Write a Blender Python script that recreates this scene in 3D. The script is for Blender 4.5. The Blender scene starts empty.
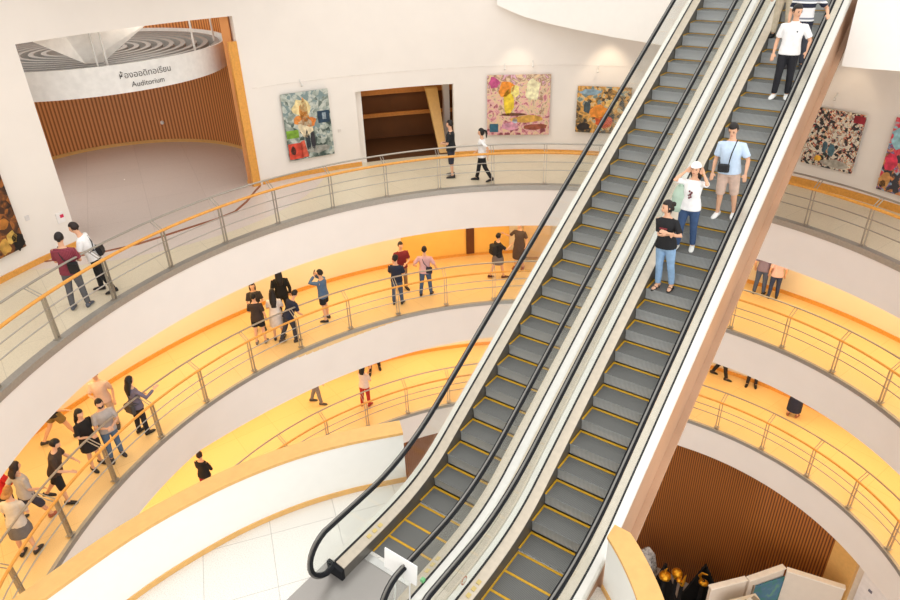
import bpy, bmesh, math, random
import numpy as np
from mathutils import Vector, Matrix

random.seed(7)
S = bpy.context.scene
COL = S.collection
PI = math.pi

# ------------------------------------------------------------------ camera (calibrated from escalator steps and gallery rings)
F = 676.0
YAW, PITCH, ROLL = math.radians(-36.58176), math.radians(29.24927), math.radians(-1.82052)
CAM = np.array([5.3915, -17.4462, 1.9963])
def cam_rot():
    f = np.array([math.sin(YAW)*math.cos(PITCH), math.cos(YAW)*math.cos(PITCH), -math.sin(PITCH)])
    r = np.array([math.cos(YAW), -math.sin(YAW), 0.0]); u = np.cross(r, f)
    c, s = math.cos(ROLL), math.sin(ROLL)
    return np.array([c*r+s*u, -s*r+c*u, f])
RC = cam_rot()
cd = bpy.data.cameras.new('camera'); cam = bpy.data.objects.new('camera', cd); COL.objects.link(cam)
cd.sensor_width = 36.0; cd.lens = F/900*36.0; cd.clip_end = 300
M = Matrix([[RC[0][i], RC[1][i], -RC[2][i], CAM[i]] for i in range(3)] + [[0, 0, 0, 1]])
cam.matrix_world = M
S.camera = cam
S.view_settings.view_transform = 'Standard'
S.view_settings.look = 'None'

# a surveying helper: where a sight line meets a floor of height z / a round wall
def ray(px, py):
    return np.array([(px-450)/F, -(py-300)/F, 1.0]) @ RC
def at(px, py, z):
    d = ray(px, py); return CAM + d*((z-CAM[2])/d[2])
CEN = np.array([1.24, -8.86])
def on_wall(px, py, rw):
    d = ray(px, py); a = d[0]**2+d[1]**2; e = CAM[:2]-CEN; b = 2*(d[0]*e[0]+d[1]*e[1]); c = e@e-rw*rw
    t = (-b+math.sqrt(b*b-4*a*c))/2/a; P = CAM+t*d
    return math.degrees(math.atan2(P[1]-CEN[1], P[0]-CEN[0])) % 360, P[2]
def pol(th, r, z=0.0):
    a = math.radians(th); return Vector((CEN[0]+r*math.cos(a), CEN[1]+r*math.sin(a), z))

# ------------------------------------------------------------------ materials
def lin(c):
    return tuple(((v/255)/12.92 if v/255 <= .04045 else ((v/255+.055)/1.055)**2.4) for v in c)
_m = {}
def mat(name, rgb, rough=.6, metal=0.0, noise=.06, scale=6.0, spec=.4, bump=0.0):
    key = (name, tuple(rgb), rough, metal)
    if key in _m: return _m[key]
    m = bpy.data.materials.new(name); m.use_nodes = True
    nt = m.node_tree; b = nt.nodes['Principled BSDF']
    b.inputs['Roughness'].default_value = rough; b.inputs['Metallic'].default_value = metal
    b.inputs['Specular IOR Level'].default_value = spec
    c = lin(rgb)
    tc = nt.nodes.new('ShaderNodeTexCoord'); n = nt.nodes.new('ShaderNodeTexNoise')
    n.inputs['Scale'].default_value = scale; n.inputs['Detail'].default_value = 4
    r = nt.nodes.new('ShaderNodeValToRGB')
    r.color_ramp.elements[0].position = .3; r.color_ramp.elements[1].position = .7
    r.color_ramp.elements[0].color = tuple(v*(1-noise) for v in c)+(1,)
    r.color_ramp.elements[1].color = tuple(min(1, v*(1+noise)) for v in c)+(1,)
    nt.links.new(tc.outputs['Object'], n.inputs['Vector']); nt.links.new(n.outputs['Fac'], r.inputs['Fac'])
    nt.links.new(r.outputs['Color'], b.inputs['Base Color'])
    if bump:
        bp = nt.nodes.new('ShaderNodeBump'); bp.inputs['Strength'].default_value = bump; bp.inputs['Distance'].default_value = .01
        nt.links.new(n.outputs['Fac'], bp.inputs['Height']); nt.links.new(bp.outputs['Normal'], b.inputs['Normal'])
    _m[key] = m
    return m
def nodes_mat(name):
    m = bpy.data.materials.new(name); m.use_nodes = True
    return m, m.node_tree, m.node_tree.nodes['Principled BSDF']
def glass_mat(name, tint, refl=.16, alpha=.85):
    m = bpy.data.materials.new(name); m.use_nodes = True; nt = m.node_tree; nt.nodes.clear()
    out = nt.nodes.new('ShaderNodeOutputMaterial'); mix = nt.nodes.new('ShaderNodeMixShader'); mix2 = nt.nodes.new('ShaderNodeMixShader')
    tr = nt.nodes.new('ShaderNodeBsdfTransparent'); tr.inputs['Color'].default_value = tint+(1,)
    gl = nt.nodes.new('ShaderNodeBsdfGlossy'); gl.inputs['Roughness'].default_value = .03
    df = nt.nodes.new('ShaderNodeBsdfDiffuse'); df.inputs['Color'].default_value = (.78, .83, .80, 1)
    lw = nt.nodes.new('ShaderNodeLayerWeight'); lw.inputs['Blend'].default_value = .2
    mu = nt.nodes.new('ShaderNodeMath'); mu.operation = 'MULTIPLY_ADD'; mu.inputs[1].default_value = .3; mu.inputs[2].default_value = refl*.3
    nt.links.new(lw.outputs['Facing'], mu.inputs[0])
    mix2.inputs['Fac'].default_value = 1-alpha
    nt.links.new(tr.outputs[0], mix2.inputs[1]); nt.links.new(df.outputs[0], mix2.inputs[2])
    nt.links.new(mu.outputs[0], mix.inputs['Fac']); nt.links.new(mix2.outputs[0], mix.inputs[1]); nt.links.new(gl.outputs[0], mix.inputs[2])
    nt.links.new(mix.outputs[0], out.inputs[0]); return m
def wave_mat(name, c1, c2, scale, axis='X', rough=.5, metal=0., coord='Object', sharp=(.35, .65), bump=.0, rotz=0):
    m, nt, b = nodes_mat(name)
    b.inputs['Roughness'].default_value = rough; b.inputs['Metallic'].default_value = metal
    tc = nt.nodes.new('ShaderNodeTexCoord'); w = nt.nodes.new('ShaderNodeTexWave'); r = nt.nodes.new('ShaderNodeValToRGB')
    w.bands_direction = axis; w.inputs['Scale'].default_value = scale; w.inputs['Distortion'].default_value = 0
    r.color_ramp.elements[0].position, r.color_ramp.elements[1].position = sharp
    r.color_ramp.elements[0].color = lin(c1)+(1,); r.color_ramp.elements[1].color = lin(c2)+(1,)
    nt.links.new(tc.outputs[coord], w.inputs['Vector']); nt.links.new(w.outputs['Fac'], r.inputs['Fac'])
    nt.links.new(r.outputs['Color'], b.inputs['Base Color'])
    if bump:
        bp = nt.nodes.new('ShaderNodeBump'); bp.inputs['Strength'].default_value = bump; bp.inputs['Distance'].default_value = .01
        nt.links.new(w.outputs['Fac'], bp.inputs['Height']); nt.links.new(bp.outputs['Normal'], b.inputs['Normal'])
    return m
def tile_mat(name, c1, c2, joint, size, rot=0.0, rough=.35, speck=.08):
    m, nt, b = nodes_mat(name); b.inputs['Roughness'].default_value = rough
    tc = nt.nodes.new('ShaderNodeTexCoord'); mp = nt.nodes.new('ShaderNodeMapping'); mp.inputs['Rotation'].default_value = (0, 0, rot)
    br = nt.nodes.new('ShaderNodeTexBrick'); br.offset = 0.0; br.inputs['Scale'].default_value = 1.0
    br.inputs['Brick Width'].default_value = size; br.inputs['Row Height'].default_value = size
    br.inputs['Mortar Size'].default_value = .006; br.inputs['Color1'].default_value = lin(c1)+(1,)
    br.inputs['Color2'].default_value = lin(c2)+(1,); br.inputs['Mortar'].default_value = lin(joint)+(1,)
    n = nt.nodes.new('ShaderNodeTexNoise'); n.inputs['Scale'].default_value = 60; n.inputs['Detail'].default_value = 3
    mx = nt.nodes.new('ShaderNodeMixRGB'); mx.blend_type = 'MULTIPLY'; mx.inputs['Fac'].default_value = 1
    rp = nt.nodes.new('ShaderNodeValToRGB'); rp.color_ramp.elements[0].position = .38; rp.color_ramp.elements[1].position = .55
    rp.color_ramp.elements[0].color = (1-speck*2.2,)*3+(1,); rp.color_ramp.elements[1].color = (1, 1, 1, 1)
    nt.links.new(tc.outputs['Object'], mp.inputs['Vector']); nt.links.new(mp.outputs[0], br.inputs['Vector'])
    nt.links.new(tc.outputs['Object'], n.inputs['Vector']); nt.links.new(n.outputs['Fac'], rp.inputs['Fac'])
    nt.links.new(br.outputs['Color'], mx.inputs[1]); nt.links.new(rp.outputs['Color'], mx.inputs[2])
    nt.links.new(mx.outputs[0], b.inputs['Base Color']); return m

WALL = mat('painted_plaster', (236, 229, 221), .85, noise=.015, scale=1.5)
FASC = mat('fascia_plaster', (236, 229, 222), .85, noise=.015, scale=1.5)
WHITE = mat('white_paint', (244, 243, 238), .6, noise=.01)
WOODL = mat('light_oak', (224, 176, 106), .45, noise=.05, scale=9)
WOODR = mat('handrail_oak', (222, 158, 74), .35, noise=.1, scale=18)
STEEL = mat('brushed_steel', (176, 170, 160), .38, .75, noise=.06, scale=30)
KERB = mat('steel_kerb', (168, 164, 156), .45, .5, noise=.06, scale=20)
BLACK = mat('black_rubber', (34, 35, 38), .75, noise=.1, spec=.15)
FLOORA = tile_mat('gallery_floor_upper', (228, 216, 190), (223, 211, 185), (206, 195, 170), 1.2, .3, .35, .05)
FLOORB = tile_mat('gallery_floor_lower', (238, 204, 146), (234, 200, 141), (220, 184, 126), 1.2, .3, .35, .04)  # white floor tinted amber, warm lamplight put into the tile colour
FLOORF = tile_mat('foyer_floor', (226, 212, 202), (222, 208, 198), (206, 192, 182), 1.6, .5, .3, .05)
FLOORP = tile_mat('terrazzo_tile', (238, 235, 228), (235, 232, 225), (196, 193, 186), 1.05, .62, .3, .09)
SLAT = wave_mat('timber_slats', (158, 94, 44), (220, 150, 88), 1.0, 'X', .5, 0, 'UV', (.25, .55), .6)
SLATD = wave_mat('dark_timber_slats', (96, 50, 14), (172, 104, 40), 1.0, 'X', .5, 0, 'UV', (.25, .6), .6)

# ------------------------------------------------------------------ mesh helpers
class MB:
    def __init__(self): self.v = []; self.f = []; self.uv = {}
    def add(self, verts, faces):
        o = len(self.v); self.v += [tuple(p) for p in verts]; self.f += [tuple(i+o for i in f) for f in faces]; return o
    def loft(self, rings, closed=True, caps=True):
        n = len(rings[0]); o = len(self.v)
        for r in rings: self.v += [tuple(p) for p in r]
        for i in range(len(rings)-1):
            for j in range(n if closed else n-1):
                k = (j+1) % n
                self.f.append((o+i*n+j, o+i*n+k, o+(i+1)*n+k, o+(i+1)*n+j))
        if caps and closed:
            self.f.append(tuple(o+j for j in range(n))[::-1]); e = o+(len(rings)-1)*n
            self.f.append(tuple(e+j for j in range(n)))
    def box(self, c, s, R=None):
        c = Vector(c); R = R or Matrix.Identity(3)
        vs = [c+R @ Vector((x*s[0]/2, y*s[1]/2, z*s[2]/2)) for x in (-1, 1) for y in (-1, 1) for z in (-1, 1)]
        self.add(vs, [(0, 1, 3, 2), (4, 6, 7, 5), (0, 4, 5, 1), (2, 3, 7, 6), (0, 2, 6, 4), (1, 5, 7, 3)])
    def tube(self, path, r, n=10, up=None):
        path = [Vector(p) for p in path]; rings = []
        rad = r if isinstance(r, (list, tuple)) else [r]*len(path)
        t0 = (path[1]-path[0]).normalized()
        a = t0.orthogonal().normalized() if up is None else (Vector(up)-t0*t0.dot(Vector(up))).normalized()
        for i, p in enumerate(path):
            t = (path[min(i+1, len(path)-1)]-path[max(i-1, 0)]).normalized()
            a = (a-t*a.dot(t)).normalized(); b = t.cross(a)
            rings.append([p+(a*math.cos(2*PI*j/n)+b*math.sin(2*PI*j/n))*rad[i] for j in range(n)])
        self.loft(rings)
    def sweep(self, path, prof, side):            # profile (across, up) swept along a path; side = fixed lateral vector
        path = [Vector(p) for p in path]; side = Vector(side); rings = []
        for i, p in enumerate(path):
            t = (path[min(i+1, len(path)-1)]-path[max(i-1, 0)]).normalized(); u = side.cross(t).normalized()
            rings.append([p+side*q[0]+u*q[1] for q in prof])
        self.loft(rings)
    def prism(self, poly, d):                     # planar polygon (3-d points) extruded by vector d
        n = len(poly); d = Vector(d); P = [Vector(p) for p in poly]
        self.loft([P, [p+d for p in P]])
    def sphere(self, c, r, n=12, m=8, R=None):
        c = Vector(c); r = r if isinstance(r, (tuple, list)) else (r, r, r); R = R or Matrix.Identity(3)
        rings = []
        for i in range(m+1):
            t = -PI/2+PI*i/m; t = max(min(t, PI/2-.02), -PI/2+.02)
            rings.append([c+R @ Vector((r[0]*math.cos(t)*math.cos(2*PI*j/n), r[1]*math.cos(t)*math.sin(2*PI*j/n), r[2]*math.sin(t))) for j in range(n)])
        self.loft(rings)
    def mesh(self, name):
        me = bpy.data.meshes.new(name); me.from_pydata(self.v, [], self.f); me.update()
        bm = bmesh.new(); bm.from_mesh(me); bmesh.ops.recalc_face_normals(bm, faces=bm.faces); bm.to_mesh(me); bm.free()
        return me
    def build(self, name, m, parent=None, smooth=False, bevel=0.0, angle=None):
        me = self.mesh(name); o = bpy.data.objects.new(name, me); COL.objects.link(o)
        me.materials.append(m)
        if parent is not None: o.parent = parent
        if smooth:
            for p in me.polygons: p.use_smooth = True
            try: me.set_sharp_from_angle(angle=math.radians(angle or 40))
            except Exception: pass
        if bevel:
            b = o.modifiers.new('bevel', 'BEVEL'); b.width = bevel; b.segments = 2; b.limit_method = 'ANGLE'; b.angle_limit = .6
        return o
def tag(o, label=None, cat=None, group=None, kind=None):
    if label: o['label'] = label
    if cat: o['category'] = cat
    if group: o['group'] = group
    if kind: o['kind'] = kind
    return o
def struct(mb, name, m, **k):
    o = mb.build(name, m, **k); o['kind'] = 'structure'; return o
def empty(name, loc=(0, 0, 0), rz=0):
    o = bpy.data.objects.new(name, None); COL.objects.link(o); o.location = loc; o.rotation_euler = (0, 0, rz); o.empty_display_size = .2; return o

# ------------------------------------------------------------------ levels: ring galleries round the atrium
Z = dict(A=-4.94, B=-8.60, C=-12.10, D=-19.7)
ZF = dict(A=-6.15, B=-9.88, C=-13.19)
def P(c, lo, hi):
    return lambda th: float(np.polyval(c, (min(max(th, lo), hi)-135)/100))
KR = dict(A=P([.556, 1.108, -1.195, -.242, 9.78], 58, 218), B=P([-.877, 1.44, .59, -.744, 9.328], 54, 226), C=P([-2.19, -.099, .892, -.85, 8.919], 46, 160))
_fa = P([1.226, 1.529, -1.026, -.444, 9.696], 58, 203); _fb = P([1.394, 3.973, .687, -1.371, 9.226], 52, 190); _fc = P([-5.761, -6.974, 7.398], 50, 90)
def _fcc(th):
    w = min(max((th-88)/25, 0), 1); return _fc(th)*(1-w)+KR['C'](th)*w
FR = dict(A=_fa, B=_fb, C=_fcc)
def _wa(th): return float(np.interp(th, [60, 71, 79, 85, 100, 123, 160, 189, 196], [11.9, 12.1, 12.37, 12.55, 12.85, 13.1, 13.05, 12.9, 12.85]))
WR = dict(A=_wa, B=P([1.538, 2.958, -1.412, -1.282, 12.82], 64, 205), C=P([-4.911, -.843, .812, -.909, 12.209], 70, 170))
def arc(a, b, step=1.5):
    n = max(2, int(abs(b-a)/step)+1); return [a+(b-a)*i/(n-1) for i in range(n)]
def strip(rfun0, z0, rfun1, z1, a, b, name, m, step=1.5, uvs=None, closed=None, thick=None, **k):
    """curved surface between two rings, given thickness outward when thick is set"""
    mb = MB(); ths = arc(a, b, step)
    r0 = rfun0 if callable(rfun0) else (lambda t: rfun0); r1 = rfun1 if callable(rfun1) else (lambda t: rfun1)
    if thick is None:
        mb.loft([[pol(t, r0(t), z0), pol(t, r1(t), z1)] for t in ths], closed=False, caps=False)
    else:
        mb.loft([[pol(t, r0(t), z0), pol(t, r1(t), z1), pol(t, r1(t)+thick, z1), pol(t, r0(t)+thick, z0)] for t in ths])
    o = struct(mb, name, m, **k)
    if uvs:
        me = o.data; uv = me.uv_layers.new(name='UVMap')
        for l in me.loops:
            v = me.vertices[l.vertex_index].co
            th = math.atan2(v.y-CEN[1], v.x-CEN[0]) % (2*PI)
            uv.data[l.index].uv = (th*uvs, v.z)
    return o
TH0, TH1 = 22, 262
for L in 'ABC':
    mb = MB()
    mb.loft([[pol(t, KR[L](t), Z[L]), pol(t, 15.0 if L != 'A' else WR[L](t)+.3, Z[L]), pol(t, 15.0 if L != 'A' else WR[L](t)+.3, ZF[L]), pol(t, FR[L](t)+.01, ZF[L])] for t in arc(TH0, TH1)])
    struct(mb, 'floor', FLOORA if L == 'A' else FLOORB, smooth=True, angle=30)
    mb = MB()     # fascia skin on the slab edge
    mb.loft([[pol(t, KR[L](t)-.012, Z[L]-.1), pol(t, FR[L](t)-.02, ZF[L]-.012), pol(t, FR[L](t)+.12, ZF[L]-.012), pol(t, KR[L](t)+.0, Z[L]-.1)] for t in arc(TH0, TH1)])
    struct(mb, 'trim_%d' % ('ABC'.index(L)+1), FASC, smooth=True, angle=30)
    mb = MB()     # steel kerb
    h = .05 if L == 'A' else .02; w = .15 if L == 'A' else .05
    mb.loft([[pol(t, KR[L](t)-.03, Z[L]-.1), pol(t, KR[L](t)-.03, Z[L]+h), pol(t, KR[L](t)+w, Z[L]+h), pol(t, KR[L](t)+w, Z[L]-.02)] for t in arc(TH0, TH1)])
    struct(mb, 'trim_%d' % ('ABC'.index(L)+4), KERB, smooth=True, angle=30)

# ---- walls of the upper gallery (opening of the foyer 161.7..186.4, doorway 133..146.9)
AT = 4.2
OP0, OP1, OPZ = 161.7, 186.4, -.1
D0, D1, DZ = 133.0, 146.9, -2.57
strip(WR['A'], Z['A'], WR['A'], AT, OP1, TH1, 'wall_left', WALL, thick=.3, smooth=True, angle=30)
strip(WR['A'], OPZ, WR['A'], AT, OP0, OP1, 'wall_left_lintel', WALL, thick=.3, smooth=True, angle=30)
strip(WR['A'], Z['A'], WR['A'], AT, D1, OP0, 'wall_middle', WALL, thick=.3, smooth=True, angle=30)
strip(WR['A'], DZ, WR['A'], AT, D0, D1, 'wall_middle_lintel', WALL, thick=.3, smooth=True, angle=30)
strip(WR['A'], Z['A'], WR['A'], AT, 100, D0, 'wall_back', WALL, thick=.3, smooth=True, angle=30)
strip(WR['A'], Z['A'], WR['A'], AT, TH0, 100, 'wall_right', WALL, thick=.3, smooth=True, angle=30)
def skirt(L, a, b, n, h=.1):
    strip(lambda t: WR[L](t)-.035, Z[L], lambda t: WR[L](t)-.035, Z[L]+h, a, b, n, WOODR, thick=.034, smooth=True, angle=30)
skirt('A', OP1, TH1, 'baseboard_left', .14); skirt('A', D1, OP0-.3, 'baseboard_middle', .14); skirt('A', 100, D0, 'baseboard_back', .14); skirt('A', TH0, 100, 'baseboard_right', .2)
for L, zt in (('B', ZF['A']), ('C', ZF['B'])):
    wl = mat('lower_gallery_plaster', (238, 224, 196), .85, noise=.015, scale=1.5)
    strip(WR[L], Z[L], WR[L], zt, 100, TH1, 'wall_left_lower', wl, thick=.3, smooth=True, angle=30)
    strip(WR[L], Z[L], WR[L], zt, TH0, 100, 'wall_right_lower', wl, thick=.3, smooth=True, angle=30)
    skirt(L, 100, TH1, 'baseboard_left', .12); skirt(L, TH0, 100, 'baseboard_right', .12)
# faint picture-rail groove high on the wall
strip(lambda t: WR['A'](t)-.012, -2.08, lambda t: WR['A'](t)-.012, -2.06, 100, OP0-1, 'trim_7', mat('picture_rail', (232, 225, 217), .7), thick=.012)
# amber panel painted as a lit gallery beyond an opening, with a dark post
pa = on_wall(401.7, 260, 12.85)[0]; pb = on_wall(509, 250, 12.85)[0]
AMBER = mat('amber_panel', (238, 188, 96), .5, noise=.05, scale=2)
strip(lambda t: WR['B'](t)-.06, Z['B']+.12, lambda t: WR['B'](t)-.06, ZF['A']-.01, pb, pa, 'wall_back_lit_infill', AMBER, thick=.055, smooth=True, angle=30)
p0 = on_wall(466, 245, 12.85)[0]; p1 = on_wall(474, 245, 12.85)[0]
strip(lambda t: WR['B'](t)-.12, Z['B']+.12, lambda t: WR['B'](t)-.12, ZF['A']-.01, p1, p0, 'trim_8', mat('dark_walnut', (92, 48, 16), .5, noise=.12), thick=.06)
# threshold strip in the floor of the foyer opening
mb = MB(); thr = [(191, 12.85), (186.6, 12.0), (183, 11.6), (179, 11.46), (172, 11.36), (169, 11.46), (166, 11.95), (163.4, 12.6), (161.9, 12.98)]
mb.loft([[pol(t, r-.05, Z['A']+.001), pol(t, r-.05, Z['A']+.012), pol(t, r+.05, Z['A']+.012), pol(t, r+.05, Z['A']+.001)] for t, r in thr])
struct(mb, 'trim_9', mat('reddish_threshold', (150, 92, 62), .5, noise=.1))
# foyer-coloured floor beyond the threshold
mb = MB(); ts = [190.5, 186.4, 183, 179, 172, 169, 166, 163.4, 161.7]
rt = [12.7, 12.0, 11.6, 11.46, 11.36, 11.46, 11.95, 12.6, 13.0]
mb.loft([[pol(t, r+.04, Z['A']+.004), pol(t, 13.35, Z['A']+.004)] for t, r in zip(ts[1:], rt[1:])], closed=False, caps=False)
struct(mb, 'floor', FLOORF)

# ---- foyer behind the opening: round slatted room
FC = Vector((-15.4, -6.75, 0)); FRAD = 4.25
def fp(a, r, z): return Vector((FC.x+r*math.cos(math.radians(a)), FC.y+r*math.sin(math.radians(a)), z))
mb = MB(); mb.loft([[fp(a, 0.02, Z['A']+.002), fp(a, 6.5, Z['A']+.002)] for a in arc(0, 360, 6)], closed=False, caps=False)
struct(mb, 'floor', FLOORF)
mb = MB(); A0, A1 = 26, 238
aa = arc(A0, A1, 2)
mb.loft([[fp(a, FRAD, Z['A']), fp(a, FRAD, 2.4), fp(a, FRAD+.25, 2.4), fp(a, FRAD+.25, Z['A'])] for a in aa])
o = struct(mb, 'wall_foyer', SLAT, smooth=True, angle=30)
uv = o.data.uv_layers.new(name='UVMap')
for l in o.data.loops:
    v = o.data.vertices[l.vertex_index].co; uv.data[l.index].uv = ((math.atan2(v.y-FC.y, v.x-FC.x) % (2*PI))*FRAD*2.5, v.z)
mb = MB(); mb.loft([[fp(a, FRAD-.03, Z['A']), fp(a, FRAD-.03, Z['A']+.11), fp(a, FRAD-.002, Z['A']+.11), fp(a, FRAD-.002, Z['A'])] for a in aa])
struct(mb, 'baseboard_foyer', WOODL, smooth=True, angle=30)
# wooden jamb panel on the right of the opening, reaching from the floor to the canopy
mb = MB()
mb.loft([[pol(OP0+.05, 12.99, z), pol(OP0+1.1, 12.99, z), pol(OP0+1.1, 13.12, z), pol(OP0+.05, 13.12, z)] for z in (Z['A'], -.75)])
struct(mb, 'trim_10', WOODR)
# white return wall between atrium wall and the slatted room on both sides
mb = MB(); mb.loft([[pol(OP1, 13.1, z), pol(OP1+.0, 14.6, z), pol(OP1+1.2, 14.6, z), pol(OP1+1.2, 13.1, z)] for z in (Z['A'], OPZ+.6)])
struct(mb, 'wall_foyer_return', WALL)
# foyer ceiling
mb = MB(); mb.loft([[fp(a, 0.02, 2.4), fp(a, 6.5, 2.4)] for a in arc(0, 360, 8)], closed=False, caps=False)
struct(mb, 'ceiling', mat('foyer_ceiling', (120, 112, 104), .8))
# canopy: white lettered band with concentric fins, hung on steel rods
CC = Vector((-15.62, -6.75, 0)); CR = 4.0
def cp(a, r, z): return Vector((CC.x+r*math.cos(math.radians(a)), CC.y+r*math.sin(math.radians(a)), z))
canopy = empty('canopy', (CC.x, CC.y, -1.6)); tag(canopy, 'round white lettered canopy with concentric grey fins hung inside the foyer opening', 'canopy')
def kid(o, root): o.parent = root; o.matrix_parent_inverse = root.matrix_world.inverted(); return o
bpy.context.view_layer.update()
canopy.matrix_world = Matrix.Translation((CC.x, CC.y, -1.6))
def ringband(r, z0, z1, t, name, m, root):
    mb = MB(); mb.loft([[cp(a, r, z0), cp(a, r, z1), cp(a, r-t, z1), cp(a, r-t, z0)] for a in arc(0, 360, 4)])
    return kid(mb.build(name, m, smooth=True, angle=40), root)
ringband(CR, -1.62, -.92, .05, 'sign_band', mat('canopy_white', (228, 226, 222), .5), canopy)
FIN = mat('canopy_fin', (150, 149, 146), .6, 0)
for i in range(9): ringband(CR-.2-i*.33, -1.28, -1.0, .14, 'fin', FIN, canopy)
for a in (-24, 22, 52, 150, 215):
    mb = MB(); mb.tube([cp(a, CR-.35, -1.0), cp(a, CR-.35, 2.38)], .03, 8); kid(mb.build('hanger_rod', mat('white_rod', (214, 210, 204), .4, .3)), canopy)
mb = MB(); mb.tube([cp(-20.5, CR-.35, -1.0), cp(-20.5, CR-.35, 2.38)], .03, 8); kid(mb.build('hanger_rod', mat('white_rod', (214, 210, 204), .4, .3)), canopy)
def text_on(body, size, fn, name, m, root, depth=.004):
    cu = bpy.data.curves.new('t', 'FONT'); cu.body = body; cu.size = size; cu.align_x = 'CENTER'; cu.align_y = 'CENTER'; cu.extrude = 0.0
    ob = bpy.data.objects.new('t', cu); COL.objects.link(ob)
    dg = bpy.context.evaluated_depsgraph_get(); me = bpy.data.meshes.new_from_object(ob.evaluated_get(dg)); bpy.data.objects.remove(ob)
    for v in me.vertices: v.co = fn(v.co.x, v.co.y)
    me.materials.clear(); me.materials.append(m); o = bpy.data.objects.new(name, me); COL.objects.link(o)
    if root: kid(o, root)
    return o
INK = mat('sign_ink', (70, 66, 62), .6)
sa = -8.5
def band_xy(zc): return lambda x, y: cp(sa+math.degrees(x/CR), CR+.012, zc+y)
text_on('ห้องออดิทอเรียม', .21, band_xy(-1.2), 'thai_lettering', INK, canopy)
text_on('Auditorium', .19, band_xy(-1.44), 'english_lettering', INK, canopy)
# angular white soffit hanging above the canopy
def wl(px, py, r):
    t, z = on_wall(px, py, r); return pol(t, r, z)
mb = MB()
b0, b1 = wl(85, 63.5, 14.3), wl(103, 62.5, 14.3); l0, r0_ = wl(33, 42, 13.6), wl(150, 21, 13.6)
up = lambda p, h: Vector((p.x, p.y, h))
mb.add([l0, b0, b1, r0_, up(l0, 1.6), up(r0_, 1.6), up(l0, 1.6)+Vector((-2.6, .3, 0)), up(r0_, 1.6)+Vector((-2.6, -.3, 0))], [(0, 1, 2, 3, 5, 4), (0, 6, 1), (1, 6, 7, 2), (2, 7, 3)])
struct(mb, 'ceiling_soffit', mat('soffit_white', (244, 240, 234), .8))
# dark screen in the slatted wall and a small sensor
scr = empty('wall_screen', fp(62, FRAD-.06, -2.6), math.radians(62+90)); tag(scr, 'small dark screen mounted on the slatted wall beside the oak jamb', 'screen')
mb = MB(); mb.box((0, 0, 0), (.95, .05, .75)); mb.build('frame', mat('screen_frame', (92, 66, 40), .5), scr, bevel=.01)
mb = MB(); mb.box((0, .03, 0), (.82, .02, .62)); mb.build('display', mat('screen_glass', (80, 92, 112), .15), scr)
mb = MB(); mb.sphere((0, 0, 0), (.07, .07, .07)); o = mb.build('wall_sensor', WHITE, smooth=True); o.location = fp(128, FRAD-.06, -4.2); tag(o, 'small round white fitting low on the slatted foyer wall', 'light')

# ---- doorway behind the upper gallery: dim timber stair room
def dk(th, r, z): return pol(th, r, z)
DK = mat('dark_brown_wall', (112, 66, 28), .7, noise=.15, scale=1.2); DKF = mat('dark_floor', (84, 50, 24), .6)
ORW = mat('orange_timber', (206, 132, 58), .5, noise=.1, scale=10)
def block(th0, th1, r0, r1, z0, z1, name, m, n=6):
    mb = MB(); mb.loft([[dk(t, r0, z0), dk(t, r1, z0), dk(t, r1, z1), dk(t, r0, z1)] for t in [th0+(th1-th0)*i/n for i in range(n+1)]]); return struct(mb, name, m)
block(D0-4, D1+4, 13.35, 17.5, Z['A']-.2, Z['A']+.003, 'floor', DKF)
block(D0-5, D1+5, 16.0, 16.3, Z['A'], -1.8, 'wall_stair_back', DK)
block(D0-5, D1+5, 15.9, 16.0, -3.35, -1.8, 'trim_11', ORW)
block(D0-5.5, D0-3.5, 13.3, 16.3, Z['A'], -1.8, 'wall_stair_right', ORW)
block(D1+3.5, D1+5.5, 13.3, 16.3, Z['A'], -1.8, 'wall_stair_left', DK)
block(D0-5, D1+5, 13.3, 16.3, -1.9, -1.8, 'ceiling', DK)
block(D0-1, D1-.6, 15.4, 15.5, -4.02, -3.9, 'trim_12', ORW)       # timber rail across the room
block(D1-1.0, D1+.2, 13.3, 13.8, Z['A'], DZ, 'trim_13', WALL)
mb = MB()
mb.loft([[dk(D0+.9, 13.5, Z['A']), dk(D0+2.0, 13.5, Z['A']), dk(D0+2.0, 13.8, Z['A']), dk(D0+.9, 13.8, Z['A'])],
         [dk(D0+1.4, 14.6, -3.0), dk(D0+3.0, 14.6, -3.0), dk(D0+3.0, 14.9, -3.0), dk(D0+1.4, 14.9, -3.0)]])
struct(mb, 'trim_14', WOODL)
block(D0-.2, D0+.6, 14.6, 15.0, Z['A'], DZ, 'trim_15', WALL)

# ---- foot of the atrium: tall timber slat wall and floor
WD = lambda t: float(np.interp(t, [62, 75], [11.0, 9.9]))
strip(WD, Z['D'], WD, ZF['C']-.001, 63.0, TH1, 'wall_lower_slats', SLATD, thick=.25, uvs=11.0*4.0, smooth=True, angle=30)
mb = MB(); mb.loft([[pol(t, .05, Z['D']), pol(t, 16, Z['D'])] for t in arc(0, 360, 6)], closed=False, caps=False)
struct(mb, 'floor', tile_mat('ground_floor', (186, 170, 156), (180, 164, 150), (160, 146, 134), 1.2, 0, .3, .05))
strip(11.0, Z['D'], 11.0, ZF['C'], TH0, 58.8, 'wall_lower_right', mat('lower_plaster', (232, 222, 208), .8), thick=.25, smooth=True, angle=30)
strip(10.85, Z['D'], 10.85, ZF['C'], 58.8, 63.0, 'trim_16', WOODL, thick=.4)

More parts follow.
